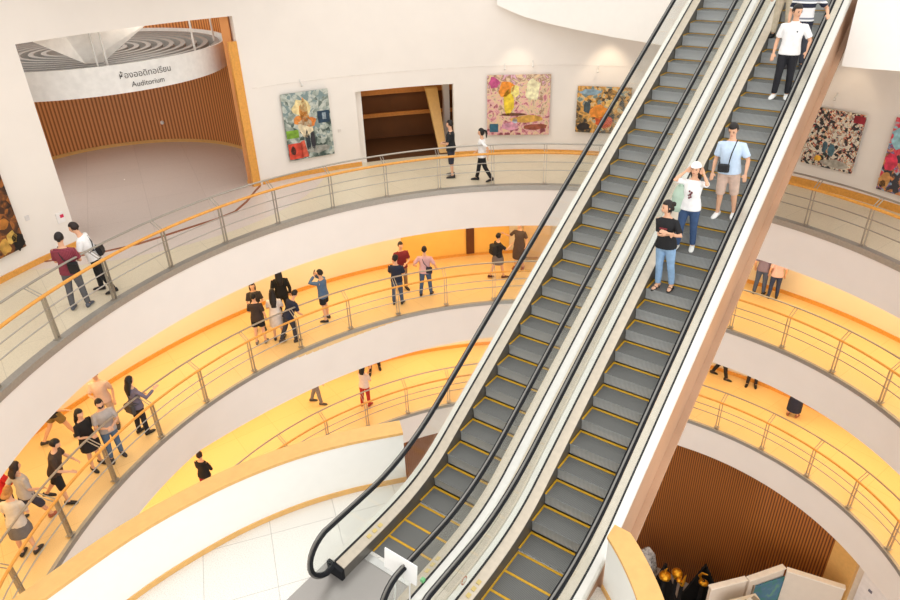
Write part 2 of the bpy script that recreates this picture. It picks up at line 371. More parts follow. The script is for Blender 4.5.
# ------------------------------------------------------------------ railings
def railing(L, label, posts):
    root = empty('gallery_railing', pol(140, KR[L](140), Z[L])); tag(root, label, 'railing')
    bpy.context.view_layer.update()
    r0 = lambda t: KR[L](t)+.07
    ths = arc(TH0+2, TH1-2, 1.5)
    z = Z[L]
    mb = MB(); mb.tube([pol(t, r0(t), z+1.0) for t in ths], .036 if L == 'A' else .03, 8); kid(mb.build('wooden_handrail', WOODR, smooth=True), root)
    mb = MB(); mb.tube([pol(t, r0(t)+.34, z+1.17) for t in ths], .024, 8); kid(mb.build('steel_top_rail', STEEL, smooth=True), root)
    for h in (.72, .47):
        mb = MB(); mb.tube([pol(t, r0(t)+.02, z+h) for t in ths], .014, 6); kid(mb.build('steel_rail', STEEL, smooth=True), root)
    for t in posts:
        a = math.radians(t); R = Matrix.Rotation(a, 3, 'Z')
        mb = MB()
        for s in (-1, 1):
            mb.prism([pol(t, r0(t)+x, zz)+R @ Vector((0, s*.03, 0)) for x, zz in ((-.015, z+.03), (.055, z+.03), (.055, z+.97), (.0, z+.97))], R @ Vector((0, s*.012, 0)))
        mb.box(pol(t, r0(t)+.02, z+.055), (.12, .15, .014), R)
        po = kid(mb.build('post', STEEL), root)
        mb = MB()
        for s in (-1, 1):
            mb.tube([pol(t, r0(t), z+.97)+R @ Vector((0, s*.035, 0)), pol(t, r0(t)+.17, z+1.06)+R @ Vector((0, s*.035, 0)), pol(t, r0(t)+.34, z+1.16)+R @ Vector((0, s*.035, 0))], .011, 6)
        kid(mb.build('bracket', STEEL), root)
railing('A', 'oak and steel railing round the uppermost gallery in view, level with the foyer', [253, 243.5, 234, 224.5, 214.9, 205.3, 195.7, 185.9, 176.2, 166.9, 157.1, 147.5, 138.2, 128.9, 120.0, 111, 102.5, 94, 85.7, 77.3, 68.4, 59.5, 50, 41, 32])
railing('B', 'oak and steel railing round the middle amber-lit gallery', [252, 243, 233.3, 223.9, 214.7, 205.5, 196.2, 187, 177.3, 167.7, 157.6, 147.9, 138.3, 128.9, 120, 111.5, 103, 94.2, 85.5, 76.7, 68.1, 59.6, 51, 42, 33])
railing('C', 'oak and steel railing round the lowest amber-lit gallery', [250, 240, 231, 222, 212.5, 203, 194, 185, 175.7, 166.5, 157.4, 148.3, 139, 129.8, 120.6, 111.4, 102.2, 93, 84.1, 75.6, 67.1, 59, 50.5, 42, 33])

# ------------------------------------------------------------------ upper landing (curved white mass the escalators run up into)
edge = []
def ep(px, py, r): 
    th, z = on_wall(px, py, r); return pol(th, r, z)
lp = [ep(497, 5, 12.95), ep(510, 11, 12.85), ep(525, 17, 12.7), ep(542, 21.8, 12.5), ep(559, 26, 12.2), ep(585, 31.5, 11.7), ep(612, 37, 11.15)]+[Vector(at(x, y, -1.0)) for x, y in ((640, 41.5), (665, 46))]
n0 = lp[-1]; x1 = Vector((-.42, .92, -1.0))
lp += [n0.lerp(x1, .5)+Vector((0, -.02, 0)), x1]
mb = MB(); mb.loft([[p, Vector((p.x, p.y, 3.6)), Vector((p.x+.15, p.y+.35, 3.6)), p+Vector((.15, .35, 0))] for p in lp])
struct(mb, 'wall_landing_left', WHITE, smooth=True, angle=30)
rp = [Vector((3.3, -.02, -1.0))]+[Vector(at(x, y, -1.0)) for x, y in ((850, 67), (870, 69), (899, 71))]
d = (rp[-1]-rp[-2]).normalized()
rp += [rp[-1]+d*1.5+Vector((0, .12, 0)), rp[-1]+d*4+Vector((0, .8, 0))]
mb = MB(); mb.loft([[p, Vector((p.x, p.y, 3.6)), Vector((p.x-.02, p.y+.35, 3.6)), p+Vector((-.02, .35, 0))] for p in rp])
struct(mb, 'wall_landing_right', WHITE, smooth=True, angle=30)
# slab between the two, behind the escalator heads
mb = MB(); mb.prism([Vector((-.4, 3.3, -1.0)), Vector((3.28, 3.3, -1.0)), Vector((3.28, 5.5, -1.0)), Vector((-.4, 5.5, -1.0))], (0, 0, 2.2)); struct(mb, 'floor', WHITE)
mb = MB(); mb.prism([Vector((3.3, .3, -1.0)), Vector((8, .7, -1.0)), Vector((8, 6, -1.0)), Vector((3.3, 6, -1.0))], (0, 0, 1.2)); struct(mb, 'floor', WHITE)

# ------------------------------------------------------------------ lower landing platform
ZP = -6.5
inn = [(-2.05, -19.5), (-2.28, -17.6), (-2.31, -16.03), (-2.29, -14.78), (-2.11, -13.76), (-1.87, -13.0), (-1.53, -12.28), (-1.08, -11.6), (-.52, -10.92)]
def offs(pl, d):
    out = []
    for i, p in enumerate(pl):
        a = Vector(pl[max(i-1, 0)]); b = Vector(pl[min(i+1, len(pl)-1)]); t = (b-a).normalized(); out.append((p[0]-t.y*d, p[1]+t.x*d))
    return out
def smooth_pl(pl, n=4):
    pts = [Vector(p) for p in pl]; out = []
    for i in range(len(pts)-1):
        p0, p1, p2, p3 = pts[max(i-1, 0)], pts[i], pts[i+1], pts[min(i+2, len(pts)-1)]
        for k in range(n):
            t = k/n; out.append(tuple(.5*((2*p1)+(p2-p0)*t+(2*p0-5*p1+4*p2-p3)*t*t+(3*p1-p0-3*p2+p3)*t**3)))
    out.append(tuple(pts[-1])); return out
def parapet(inner, sgn, names, cut=None):
    inn = smooth_pl(inner); out = offs(inn, .26*sgn); ci = offs(inn, -.03*sgn); co = offs(inn, .3*sgn); sk = offs(inn, -.02*sgn)
    if cut: out[0] = (cut[0], cut[1]-.03); co[0] = cut; ci[0] = (cut[0], inn[0][1]-.03)
    mb = MB(); mb.loft([[(a[0], a[1], ZP-.7), (a[0], a[1], ZP+1.06), (b[0], b[1], ZP+1.06), (b[0], b[1], ZP-.7)] for a, b in zip(inn, out)]); struct(mb, names[0], WHITE, smooth=True, angle=30)
    mb = MB(); mb.loft([[(a[0], a[1], ZP+1.06), (a[0], a[1], ZP+1.11), (b[0], b[1], ZP+1.11), (b[0], b[1], ZP+1.06)] for a, b in zip(ci, co)]); struct(mb, names[1], WOODL, smooth=True, angle=30)
    mb = MB(); mb.loft([[(a[0], a[1], ZP+.003), (a[0], a[1], ZP+.1), (b[0], b[1], ZP+.1), (b[0], b[1], ZP+.003)] for a, b in zip(sk, offs(inn, .0))]); struct(mb, names[2], WOODL, smooth=True, angle=30)
parapet(inn, 1, ('wall_parapet_left', 'trim_17', 'baseboard_parapet_left'))
inr = [(3.2, -11.02), (3.42, -11.2), (3.68, -11.45), (3.95, -11.76), (4.25, -12.2), (4.6, -12.9), (4.9, -13.9), (5.05, -15.0), (5.1, -16.5)]
parapet(inr, 1, ('wall_parapet_right', 'trim_18', 'baseboard_parapet_right'), (3.19, -10.8))
# platform floor
out = smooth_pl(inn); poly = [(x, y) for x, y in out]+[(3.2, -11.02)]+[(x, y) for x, y in smooth_pl(inr)][1:]+[(5.1, -19.5)]
mb = MB(); mb.prism([Vector((x, y, ZP-.7)) for x, y in poly], (0, 0, .7)); struct(mb, 'floor', FLOORP)

# ------------------------------------------------------------------ escalators
T30 = math.tan(math.radians(30))
def nose(y):                      # smoothed line through the step noses
    y0, y1, yc = -10.35, -12.17, -11.26
    if y >= y0: return y*T30
    if y <= y1: return ZP
    # quadratic bezier between the tangents
    lo, hi = 0., 1.
    for _ in range(40):
        t = (lo+hi)/2; yy = (1-t)**2*y0+2*t*(1-t)*yc+t*t*y1
        if yy > y: lo = t
        else: hi = t
    return (1-t)**2*y0*T30+2*t*(1-t)*ZP+t*t*ZP
YTOP = 3.2
def line_y(y0, y1=YTOP):
    ys = [y0]; y = math.floor(y0/.2+1)*.2
    if y0 < -10.2:
        while y < -10.2: ys.append(y); y += .2
    ys += [y1*(i/6)+(-10.2)*(1-i/6) for i in range(0 if y0 < -10.2 else 1, 7)]
    return sorted(set(round(v, 4) for v in ys))
def dh(y, a, b):                  # height over nose line: a on the incline, b on the flat
    w = min(max((y+10.3)/-1.8, 0), 1); w = w*w*(3-2*w); return nose(y)+a*(1-w)+b*w
TREAD = wave_mat('step_tread', (88, 89, 87), (124, 124, 121), 16, 'X', .5, .3, 'Object', (.3, .7), .3)
RISER = wave_mat('step_riser', (160, 164, 166), (192, 197, 200), 14, 'X', .45, .35, 'Object', (.3, .7), .3)
YEL = mat('safety_yellow', (206, 158, 34), .5, noise=.12, scale=20)
DECK = mat('deck_champagne', (206, 194, 176), .34, .55, noise=.06, scale=12)
DECKW = mat('deck_white', (232, 230, 224), .3, .3, noise=.03, scale=12)
SKIRT = mat('skirt_panel', (112, 108, 102), .35, .5, noise=.1, scale=10)
SEAL = mat('black_seal', (24, 24, 26), .5)
CLAD = mat('truss_cladding', (188, 152, 124), .45, .3, noise=.1, scale=1.2)
EGLASS = glass_mat('balustrade_glass', (.94, .97, .955), alpha=.955)
PLATE = wave_mat('landing_plate', (150, 146, 142), (172, 168, 163), 20, 'X', .4, .5)
HW = .48
def escalator(xc, ph, label, right_clad):
    root = empty('escalator', (xc, -12.5, ZP)); tag(root, label, 'escalator'); bpy.context.view_layer.update()
    X = (1, 0, 0)
    # steps
    ks = list(range(-6, 40))
    for k in ks:
        yn = ph-.4*k
        if yn < -12.45 or yn > YTOP-.3: continue
        z = yn*T30
        if z < -6.33:      # levelling out
            z = max(ZP, -6.43) if z > -6.48 else ZP+.01
        zl = max((yn-.4)*T30, ZP)
        if zl < -6.33: zl = -6.43 if (yn-.4)*T30 > -6.48 else ZP
        flat = z <= ZP+.012
        mb = MB()
        mb.box((xc, yn+.2, z-.007), (2*HW, .396, .014))
        st = kid(mb.build('step', TREAD, bevel=.004), root)
        if not flat:
            mb = MB(); n = 6
            prof = [(yn+.012*math.sin(PI*i/n)+.022*(1-i/n), zl+.012+(z-.016-zl)*i/n) for i in range(n+1)]
            mb.loft([[(xc-HW, y, zz), (xc+HW, y, zz), (xc+HW, y+.05, zz), (xc-HW, y+.05, zz)] for y, zz in prof]); kid(mb.build('riser', RISER, smooth=True), st)
        mb = MB(); w = .028
        mb.box((xc-HW+w/2, yn+.2, z+.003), (w, .396, .006)); mb.box((xc+HW-w/2, yn+.2, z+.003), (w, .396, .006))
        mb.box((xc, yn+.375, z+.003), (2*HW-2*w, .04, .006))
        kid(mb.build('safety_marking', YEL), st)
    # comb plate and landing plate
    mb = MB(); mb.box((xc, -12.53, ZP+.012), (2*HW, .12, .024)); kid(mb.build('comb_plate', mat('comb_alu', (206, 206, 202), .3, .6), bevel=.005), root)
    mb = MB(); mb.box((xc, -13.55, ZP+.004), (1.86, 1.95, .012)); kid(mb.build('landing_plate', PLATE), root)
    for s in (-1, 1):
        yb = -13.0
        ys = line_y(yb)
        def path(dx, a, b, y0=yb): return [(xc+s*dx, y, dh(y, a, b)) for y in line_y(y0)]
        # skirt
        mb = MB(); mb.loft([[(xc+s*(HW+.008), y, nose(y)-.45 if y > -10.4 else max(nose(y)-.45, ZP+.0)), (xc+s*(HW+.008), y, dh(y, .075, .2)), (xc+s*(HW+.035), y, dh(y, .075, .2)), (xc+s*(HW+.035), y, max(nose(y)-.45, ZP))] for y in line_y(-13.0)])
        kid(mb.build('skirt_panel', SKIRT, smooth=True, angle=30), root)
        # inner deck (sloping up to the glass)
        mb = MB(); mb.loft([[(xc+s*(HW+.01), y, dh(y, .07, .195)), (xc+s*(HW+.01), y, dh(y, .085, .215)), (xc+s*(HW+.165), y, dh(y, .12, .25)), (xc+s*(HW+.165), y, dh(y, .06, .15))] for y in line_y(-13.0)])
        kid(mb.build('inner_deck', DECK, smooth=True, angle=30), root)
        mb = MB(); mb.loft([[(xc+s*(HW+.165), y, dh(y, .06, .15)), (xc+s*(HW+.165), y, dh(y, .135, .265)), (xc+s*(HW+.195), y, dh(y, .135, .265)), (xc+s*(HW+.195), y, dh(y, .06, .15))] for y in line_y(-13.0)])
        kid(mb.build('glass_gasket', SEAL), root)
        # outer deck
        xo = HW+.32
        inner_side = (s < 0) == right_clad
        mb = MB(); mb.loft([[(xc+s*(HW+.195), y, dh(y, .0, .1)), (xc+s*(HW+.195), y, dh(y, .125, .255)), (xc+s*(xo-.03), y, dh(y, .105, .235)), (xc+s*xo, y, dh(y, .07, .2)), (xc+s*xo, y, dh(y, .0, .1))] for y in line_y(-13.0)])
        kid(mb.build('outer_deck', DECKW, smooth=True, angle=30), root)
        if inner_side:      # sheet cover between the two runs
            mb = MB(); mb.loft([[(xc+s*(HW+.322), y, dh(y, -.02, .1)), (xc+s*(HW+.322), y, dh(y, .075, .205)), (xc+s*(HW+.447), y, dh(y, .075, .205)), (xc+s*(HW+.447), y, dh(y, -.02, .1))] for y in line_y(-13.0)])
            kid(mb.build('centre_cover', DECK, smooth=True, angle=30), root)
        # glass balustrade
        mb = MB(); hh = lambda y: dh(y, .97, .95)
        prof = []
        gl = []
        for y in line_y(-13.0): gl.append((y, dh(y, .1, .2), hh(y)))
        nose_pts = [(-13.0-.42*math.sin(a), ZP+.56+.39*math.cos(a)) for a in [PI*i/10 for i in range(1, 11)]]
        top = [(y, h) for y, _, h in gl]; bot = [(y, b) for y, b, _ in gl]
        outline = top[::-1]+nose_pts+bot
        mb.add([(xc+s*(HW+.181), y, z) for y, z in outline], [tuple(range(len(outline)))]); kid(mb.build('glass_balustrade', EGLASS), root)
        # handrail: up the incline, round the newel, back into the deck end
        xg = xc+s*(HW+.181)
        hp = [(y, h+.02) for y, h in top][::-1]+[(-13.0-.45*math.sin(a), ZP+.56+.42*math.cos(a)) for a in [PI*i/14 for i in range(1, 13)]]+[(-12.98, ZP+.2)]
        mb = MB(); mb.sweep([(xg, y, z) for y, z in hp], [(-.045, -.014), (-.045, .012), (-.028, .032), (.028, .032), (.045, .012), (.045, -.014), (.022, -.022), (-.022, -.022)], (1, 0, 0))
        kid(mb.build('handrail', BLACK, smooth=True, angle=50), root)
        mb = MB(); mb.sweep([(xg, y, z) for y, z in hp[:-1]], [(-.012, -.05), (-.012, -.02), (.012, -.02), (.012, -.05)], (1, 0, 0)); kid(mb.build('handrail_guide', mat('guide_steel', (130, 128, 124), .5, .5), smooth=True, angle=40), root)
        # end box of the deck
        mb = MB(); mb.prism([Vector((xc+s*(HW+.0), -13.0, z)) for z in (ZP, ZP+.2)]+[Vector((xc+s*(HW+.3), -13.0, z)) for z in (ZP+.25, ZP)], (0, -.07, 0)); kid(mb.build('handrail_entry', BLACK, bevel=.012), root)
        # safety pictograms on the deck
        for i in range(3):
            mb = MB(); mb.box((xc+s*(HW+.085), -12.35+.13*i, ZP+.24), (.06, .075, .006), Matrix.Rotation(-s*.22, 3, 'Y'))
            kid(mb.build('safety_pictogram', mat('pictogram_yellow', (214, 190, 120), .5)), root)
    # truss
    for s in (-1, 1):
        xo = HW+.435 if (s < 0) == right_clad else HW+.31
        mb = MB(); ysx = line_y(-12.9)
        dep = 1.42 if right_clad and s > 0 else .9
        mb.loft([[(xc+s*xo, y, max(nose(y)-dep, ZP-.69)), (xc+s*xo, y, dh(y, .05, .15)), (xc+s*(xo-.03), y, dh(y, .05, .15)), (xc+s*(xo-.03), y, max(nose(y)-dep, ZP-.69))] for y in ysx])
        kid(mb.build('side_cladding', CLAD, smooth=True, angle=30), root)
    mb = MB(); mb.loft([[(xc-.9, y, max(nose(y)-1.0, ZP-.68)), (xc+.9, y, max(nose(y)-1.0, ZP-.68)), (xc+.9, y, max(nose(y)-.9, ZP-.6)), (xc-.9, y, max(nose(y)-.9, ZP-.6))] for y in line_y(-12.9)])
    kid(mb.build('underside_panel', CLAD, smooth=True, angle=30), root)
    return root
XL, XR = .475, 2.335
PHR = -6.7267
escL = escalator(XL, 0.0, 'empty left escalator with grey steps and yellow step edges', False)
escR = escalator(XR, PHR+6.4, 'right escalator carrying people down, its champagne metal side panel in view', True)
# round no-entry sticker on the glass between the runs
st = MB(); st.loft([[(XR-HW-.19, -12.3+.07*math.cos(a), ZP+.42+.07*math.sin(a)) for a in [2*PI*i/20 for i in range(20)]], [(XR-HW-.192, -12.3+.07*math.cos(a), ZP+.42+.07*math.sin(a)) for a in [2*PI*i/20 for i in range(20)]]])
o = kid(st.build('round_sticker', mat('sticker_red', (206, 120, 96), .5)), escR)
st = MB(); st.loft([[(XR-HW-.188-.0*k, -12.3+.05*math.cos(a), ZP+.42+.05*math.sin(a)) for a in [2*PI*i/20 for i in range(20)]] for k in (0, 1)][:1]*1+[[(XR-HW-.187, -12.3+.05*math.cos(a), ZP+.42+.05*math.sin(a)) for a in [2*PI*i/20 for i in range(20)]]])
kid(st.build('sticker_disc', mat('sticker_white', (240, 236, 230), .5)), o)
mb = MB(); mb.box((XL+HW+.16, -12.55, ZP+.3), (.05, .06, .05)); kid(mb.build('direction_light', mat('green_lamp', (110, 206, 130), .4)), escL)

# blank white sign on two legs in front of the left escalator
sg = empty('sign_stand', (1.07, -12.93, ZP+.006)); tag(sg, 'blank white board sign on two thin white legs at the escalator foot', 'sign')
Rm = Matrix.Rotation(-.12, 3, 'X')
mb = MB(); mb.box((0, 0, .93), (.56, .02, .34), Rm); mb.build('board', mat('sign_white', (246, 246, 244), .5, noise=.01), sg, bevel=.004)
for s in (-1, 1):
    mb = MB(); mb.tube([(s*.12, .03, .79), (s*.14, -.06, .012)], .012, 8); mb.build('leg', mat('sign_leg', (238, 238, 236), .4), sg)
mb = MB(); mb.tube([(-.2, -.06, .012), (.2, -.06, .012)], .012, 8); mb.build('foot_bar', mat('sign_leg', (238, 238, 236), .4), sg)

# ------------------------------------------------------------------ paintings on the upper wall
def paint_mat(seed, cols, scale=3.0, dist=1.5, grad=None, fine=9.0, contrast=.4):
    m, nt, b = nodes_mat('painted_canvas'); b.inputs['Roughness'].default_value = .6
    tc = nt.nodes.new('ShaderNodeTexCoord'); mp = nt.nodes.new('ShaderNodeMapping'); mp.inputs['Location'].default_value = (seed*1.7, seed*.9, seed*2.3)
    n1 = nt.nodes.new('ShaderNodeTexNoise'); n1.inputs['Scale'].default_value = scale; n1.inputs['Detail'].default_value = 6; n1.inputs['Distortion'].default_value = dist
    v = nt.nodes.new('ShaderNodeTexVoronoi'); v.inputs['Scale'].default_value = fine
    r = nt.nodes.new('ShaderNodeValToRGB'); el = r.color_ramp.elements
    while len(el) < len(cols): el.new(.5)
    for i, c in enumerate(cols): el[i].position = .28+.44*i/(len(cols)-1); el[i].color = lin(c)+(1,)
    sep = nt.nodes.new('ShaderNodeSeparateColor'); mth = nt.nodes.new('ShaderNodeMath'); mth.operation = 'MULTIPLY_ADD'; mth.inputs[1].default_value = contrast; 
    nt.links.new(tc.outputs['Object'], mp.inputs['Vector'])
    for q in (n1, v): nt.links.new(mp.outputs[0], q.inputs['Vector'])
    nt.links.new(v.outputs['Color'], sep.inputs[0]); sub = nt.nodes.new('ShaderNodeMath'); sub.operation = 'SUBTRACT'; sub.inputs[1].default_value = .5
    nt.links.new(sep.outputs[0], sub.inputs[0]); nt.links.new(sub.outputs[0], mth.inputs[0]); nt.links.new(n1.outputs['Fac'], mth.inputs[2])
    last = mth.outputs[0]
    if grad:
        sx = nt.nodes.new('ShaderNodeSeparateXYZ'); nt.links.new(tc.outputs['Object'], sx.inputs[0])
        ma = nt.nodes.new('ShaderNodeMath'); ma.operation = 'MULTIPLY_ADD'; ma.inputs[1].default_value = grad[1]
        nt.links.new(sx.outputs[grad[0]], ma.inputs[0]); nt.links.new(last, ma.inputs[2]); last = ma.outputs[0]
    nt.links.new(last, r.inputs['Fac']); nt.links.new(r.outputs['Color'], b.inputs['Base Color']); return m
def painting(tha, thb, z0, z1, m, label, patches=(), r=None):
    a = pol(tha, WR['A'](tha)-.08); b = pol(thb, WR['A'](thb)-.08)      # a = left end, b = right end seen from the atrium
    c = (a+b)/2; d = (b-a); w = d.length; rz = math.atan2(d.y, d.x)
    root = empty('painting', (c.x, c.y, (z0+z1)/2), rz); tag(root, label, 'painting', 'paintings hung along the upper gallery')
    h = z1-z0
    mb = MB(); mb.box((0, 0, 0), (w, .04, h)); mb.build('canvas', m, root, bevel=.004)
    for x, z, col, poly in patches:
        mb = MB(); mb.prism([Vector((x*w/2+px*w, -.021, z*h/2+pz*h)) for px, pz in poly], (0, -.006, 0))
        mb.build('painted_shape', mat('paint', col, .6, noise=.35, scale=7), root)
    return root
def blob(rx, rz, n=12, j=.25, seed=0):
    rr = random.Random(seed); return [(rx*math.cos(2*PI*i/n)*(1+rr.uniform(-j, j)), rz*math.sin(2*PI*i/n)*(1+rr.uniform(-j, j))) for i in range(n)]
RECT = lambda a, b: [(-a, -b), (a, -b), (a, b), (-a, b)]
painting(157.3, 150.8, -4.375, -2.35, paint_mat(1, [(60, 76, 70), (112, 124, 116), (150, 160, 150), (196, 200, 190), (120, 140, 140)], 2.2, .8, (2, .10)),
         'tall grey-green painting of a standing orange figure, left of the timber doorway',
         [(-.2, .55, (232, 206, 150), blob(.2, .14, seed=9)), (-.12, .42, (222, 142, 52), blob(.09, .19, seed=1)), (-.32, .2, (214, 134, 60), blob(.14, .07, seed=2)), (.05, .1, (206, 120, 52), blob(.17, .07, seed=21)), (-.1, -.02, (222, 206, 172), blob(.15, .15, seed=3)), (-.1, -.45, (44, 50, 58), blob(.055, .15, seed=4)), (.12, -.5, (52, 50, 56), blob(.05, .14, seed=5)),
          (-.72, -.2, (120, 160, 50), RECT(.13, .06)), (-.68, -.72, (206, 72, 52), RECT(.15, .12)), (-.32, -.66, (196, 84, 62), [(-.06, -.14), (.09, -.14), (.03, .12), (-.06, .1)]), (-.78, -.7, (48, 70, 66), blob(.05, .07, seed=6)), (.7, .2, (36, 58, 78), RECT(.13, .09)), (.72, .22, (180, 196, 206), RECT(.04, .05)), (.3, -.75, (150, 150, 142), blob(.3, .06, seed=8))])
painting(128.2, 119.2, -4.27, -2.335, paint_mat(2, [(126, 62, 66), (196, 120, 130), (222, 170, 170), (226, 196, 150), (206, 184, 160), (150, 110, 70), (214, 170, 190)], 3.0, 2.2, (2, .10), 6, .18),
         'square pink and gold crowded abstract painting on the white wall right of the doorway',
         [(-.4, .55, (232, 140, 46), blob(.13, .12, seed=11)), (-.32, .1, (236, 196, 52), blob(.09, .2, seed=12)), (-.12, .5, (240, 214, 130), blob(.07, .1, seed=13)), (.45, .5, (234, 220, 180), blob(.12, .18, seed=14)), (-.78, .75, (190, 80, 130), blob(.08, .09, seed=15)), (.3, -.45, (206, 158, 74), blob(.26, .06, seed=16)), (.55, -.72, (150, 80, 60), blob(.18, .05, seed=17)), (-.1, -.5, (196, 206, 222), blob(.04, .05, seed=18)), (-.78, -.75, (52, 96, 116), RECT(.07, .07)), (-.3, -.7, (212, 150, 170), blob(.14, .07, seed=19)), (-.2, -.3, (110, 70, 50), blob(.2, .025, seed=20))])
painting(115.4, 107.9, -4.16, -2.69, paint_mat(3, [(58, 52, 44), (120, 96, 60), (186, 140, 70), (222, 160, 70), (206, 190, 150), (110, 130, 130)], 3.0, 1.8, (2, .12), 8),
         'wide orange and umber abstract painting partly behind the left escalator handrail',
         [(-.1, -.1, (226, 140, 52), blob(.2, .16, seed=31)), (.1, -.5, (206, 86, 42), blob(.18, .12, seed=32)), (-.6, .1, (70, 84, 88), blob(.06, .14, seed=33)), (.3, .3, (226, 190, 120), blob(.12, .1, seed=34)), (-.5, .75, (130, 156, 172), blob(.2, .06, seed=35)), (-.7, -.75, (44, 36, 34), blob(.12, .08, seed=36))])
pt = on_wall(26, 246, 12.79)
painting(pt[0]+9, pt[0], pt[1], pt[1]+2.0, paint_mat(4, [(26, 18, 14), (58, 34, 18), (110, 62, 26), (160, 96, 40), (70, 40, 22)], 2.6, 1.2, None, 6),
         'dark brown and black painting on the wall left of the foyer opening',
         [(.62, -.3, (176, 112, 46), blob(.09, .06, seed=41)), (.72, -.66, (206, 168, 84), blob(.07, .08, seed=42)), (.5, -.8, (196, 150, 70), blob(.07, .09, seed=43)), (.86, -.8, (20, 16, 14), blob(.07, .12, seed=44))])
painting(84.5, 78.0, -4.27, -2.7, paint_mat(5, [(40, 44, 48), (190, 70, 60), (226, 196, 150), (238, 232, 220), (120, 140, 110), (226, 160, 130), (60, 70, 86), (214, 206, 190)], 7.5, 1.4, None, 14, .8),
         'busy multicoloured collage-like painting directly right of the escalator',
         [(-.35, -.72, (232, 172, 60), blob(.07, .05, seed=51)), (.05, -.35, (84, 120, 132), blob(.06, .12, seed=52)), (.3, -.8, (170, 164, 152), blob(.26, .07, seed=53)), (.8, .82, (150, 40, 52), RECT(.1, .06)), (-.2, -.3, (70, 96, 108), blob(.05, .1, seed=54))])
painting(74.6, 66.5, -4.47, -2.6, paint_mat(6, [(206, 60, 80), (222, 90, 96), (140, 196, 206), (120, 60, 130), (226, 150, 90), (60, 60, 66)], 3.0, 1.2, (2, -.12), 7),
         'red and turquoise painting at the right edge of the upper wall',
         [(-.82, -.7, (206, 150, 90), blob(.08, .12, seed=61)), (-.8, -.2, (214, 62, 88), blob(.09, .12, seed=62)), (-.75, .5, (150, 196, 206), blob(.1, .14, seed=63)), (-.85, -.82, (48, 46, 44), blob(.05, .05, seed=64))])
# small wall plates
def plate(th, z, L, w, h, rgb, label, name, cat):
    p = pol(th, WR[L](th)-.012, z); mb = MB(); mb.box((0, 0, 0), (w, .02, h)); o = mb.build(name, mat('plate', rgb, .5), bevel=.003)
    o.location = p; o.rotation_euler = (0, 0, math.radians(th+90)); tag(o, label, cat); return o
th, z = on_wall(27, 218, 12.88); plate(th, z, 'A', .1, .12, (216, 212, 210), 'small pale switch plate on the left wall beside the dark painting', 'wall_switch', 'switch')
th, z = on_wall(75, 212, 12.9); o = plate(187.6, z, 'A', .2, .26, (236, 232, 230), 'small white notice with a red spot beside the foyer opening', 'wall_notice', 'sign')
mb = MB(); mb.box((-.04, .013, .03), (.09, .006, .08)); kidm = mb.build('red_spot', mat('spot_red', (206, 40, 80), .5), o)
th, z = on_wall(340, 131, 13.0); plate(th, z, 'A', .1, .1, (222, 214, 206), 'tiny pale plate on the wall between tall painting and doorway', 'wall_plate', 'switch')
# brackets holding the pictures up
for i, (x, y) in enumerate(((301, 83), (505, 67), (533, 64), (598, 69), (835, 97))):
    th, z = on_wall(x, y, 12.95 if x < 700 else 12.3); p = pol(th, WR['A'](th)-.05, z)
    root = empty('picture_light', p, math.radians(th+90)); tag(root, ('small white spotlight above the tall grey-green painting', 'small white spotlight above the left half of the square pink painting', 'small white spotlight above the right half of the square pink painting', 'small white spotlight above the orange painting', 'small white spotlight above the collage-like painting')[i], 'light', 'picture lights on the upper wall')
    mb = MB(); mb.box((0, -.04, .04), (.05, .02, .1)); mb.build('mount', mat('fitting', (222, 218, 212), .5), root, bevel=.004)
    mb = MB(); mb.tube([(0, -.03, .02), (0, .1, -.02)], .012, 8); mb.build('arm', mat('fitting', (222, 218, 212), .5), root)
    mb = MB(); mb.tube([(0, .08, .0), (0, .13, -.08)], [.022, .035], 10); mb.build('shade', mat('fitting', (222, 218, 212), .5), root)

#PEOPLE-BEGIN
# ------------------------------------------------------------------ people
def rotm(ax, deg): return Matrix.Rotation(math.radians(deg), 3, ax)
def remesh(mb, vox, name, m, parent=None, smooth_it=4):
    me = mb.mesh('tmp'); o = bpy.data.objects.new('tmp', me); COL.objects.link(o)
    r = o.modifiers.new('r', 'REMESH'); r.mode = 'VOXEL'; r.voxel_size = vox
    if smooth_it:
        s = o.modifiers.new('s', 'SMOOTH'); s.iterations = smooth_it; s.factor = .5
    dg = bpy.context.evaluated_depsgraph_get(); nm = bpy.data.meshes.new_from_object(o.evaluated_get(dg))
    bpy.data.objects.remove(o); bpy.data.meshes.remove(me)
    nm.materials.clear(); nm.materials.append(m); nm.name = name
    for p in nm.polygons: p.use_smooth = True
    ob = bpy.data.objects.new(name, nm); COL.objects.link(ob)
    if parent is not None: ob.parent = parent
    return ob
def ell(c, X, Y, a, b, n=16, pw=2.3):
    out = []
    for j in range(n):
        t = 2*PI*j/n; cx, sy = math.cos(t), math.sin(t)
        out.append(c+X*(a*math.copysign(abs(cx)**(2/pw), cx))+Y*(b*math.copysign(abs(sy)**(2/pw), sy)))
    return out
def limb(mb, pts, rad, n=10, cap=True):
    """tapered limb with rounded ends through joints"""
    P_, R_ = [], []
    d0 = (pts[1]-pts[0]).normalized(); d1 = (pts[-1]-pts[-2]).normalized()
    if cap: P_ += [pts[0]-d0*rad[0]*.9, pts[0]-d0*rad[0]*.6]; R_ += [rad[0]*.35, rad[0]*.8]
    P_ += pts; R_ += rad
    if cap: P_ += [pts[-1]+d1*rad[-1]*.6, pts[-1]+d1*rad[-1]*.9]; R_ += [rad[-1]*.8, rad[-1]*.35]
    mb.tube(P_, R_, n)
def ik(s, t, l1, l2, pole):
    d = t-s; L = min(d.length, (l1+l2)*.995); d = d.normalized(); t = s+d*L
    a = (l1*l1-l2*l2+L*L)/(2*L); h = math.sqrt(max(l1*l1-a*a, 0)); p = Vector(pole); p = (p-d*p.dot(d))
    p = p.normalized() if p.length > 1e-4 else d.orthogonal().normalized()
    return s+d*a+p*h, t
SKIN = (222, 172, 140)
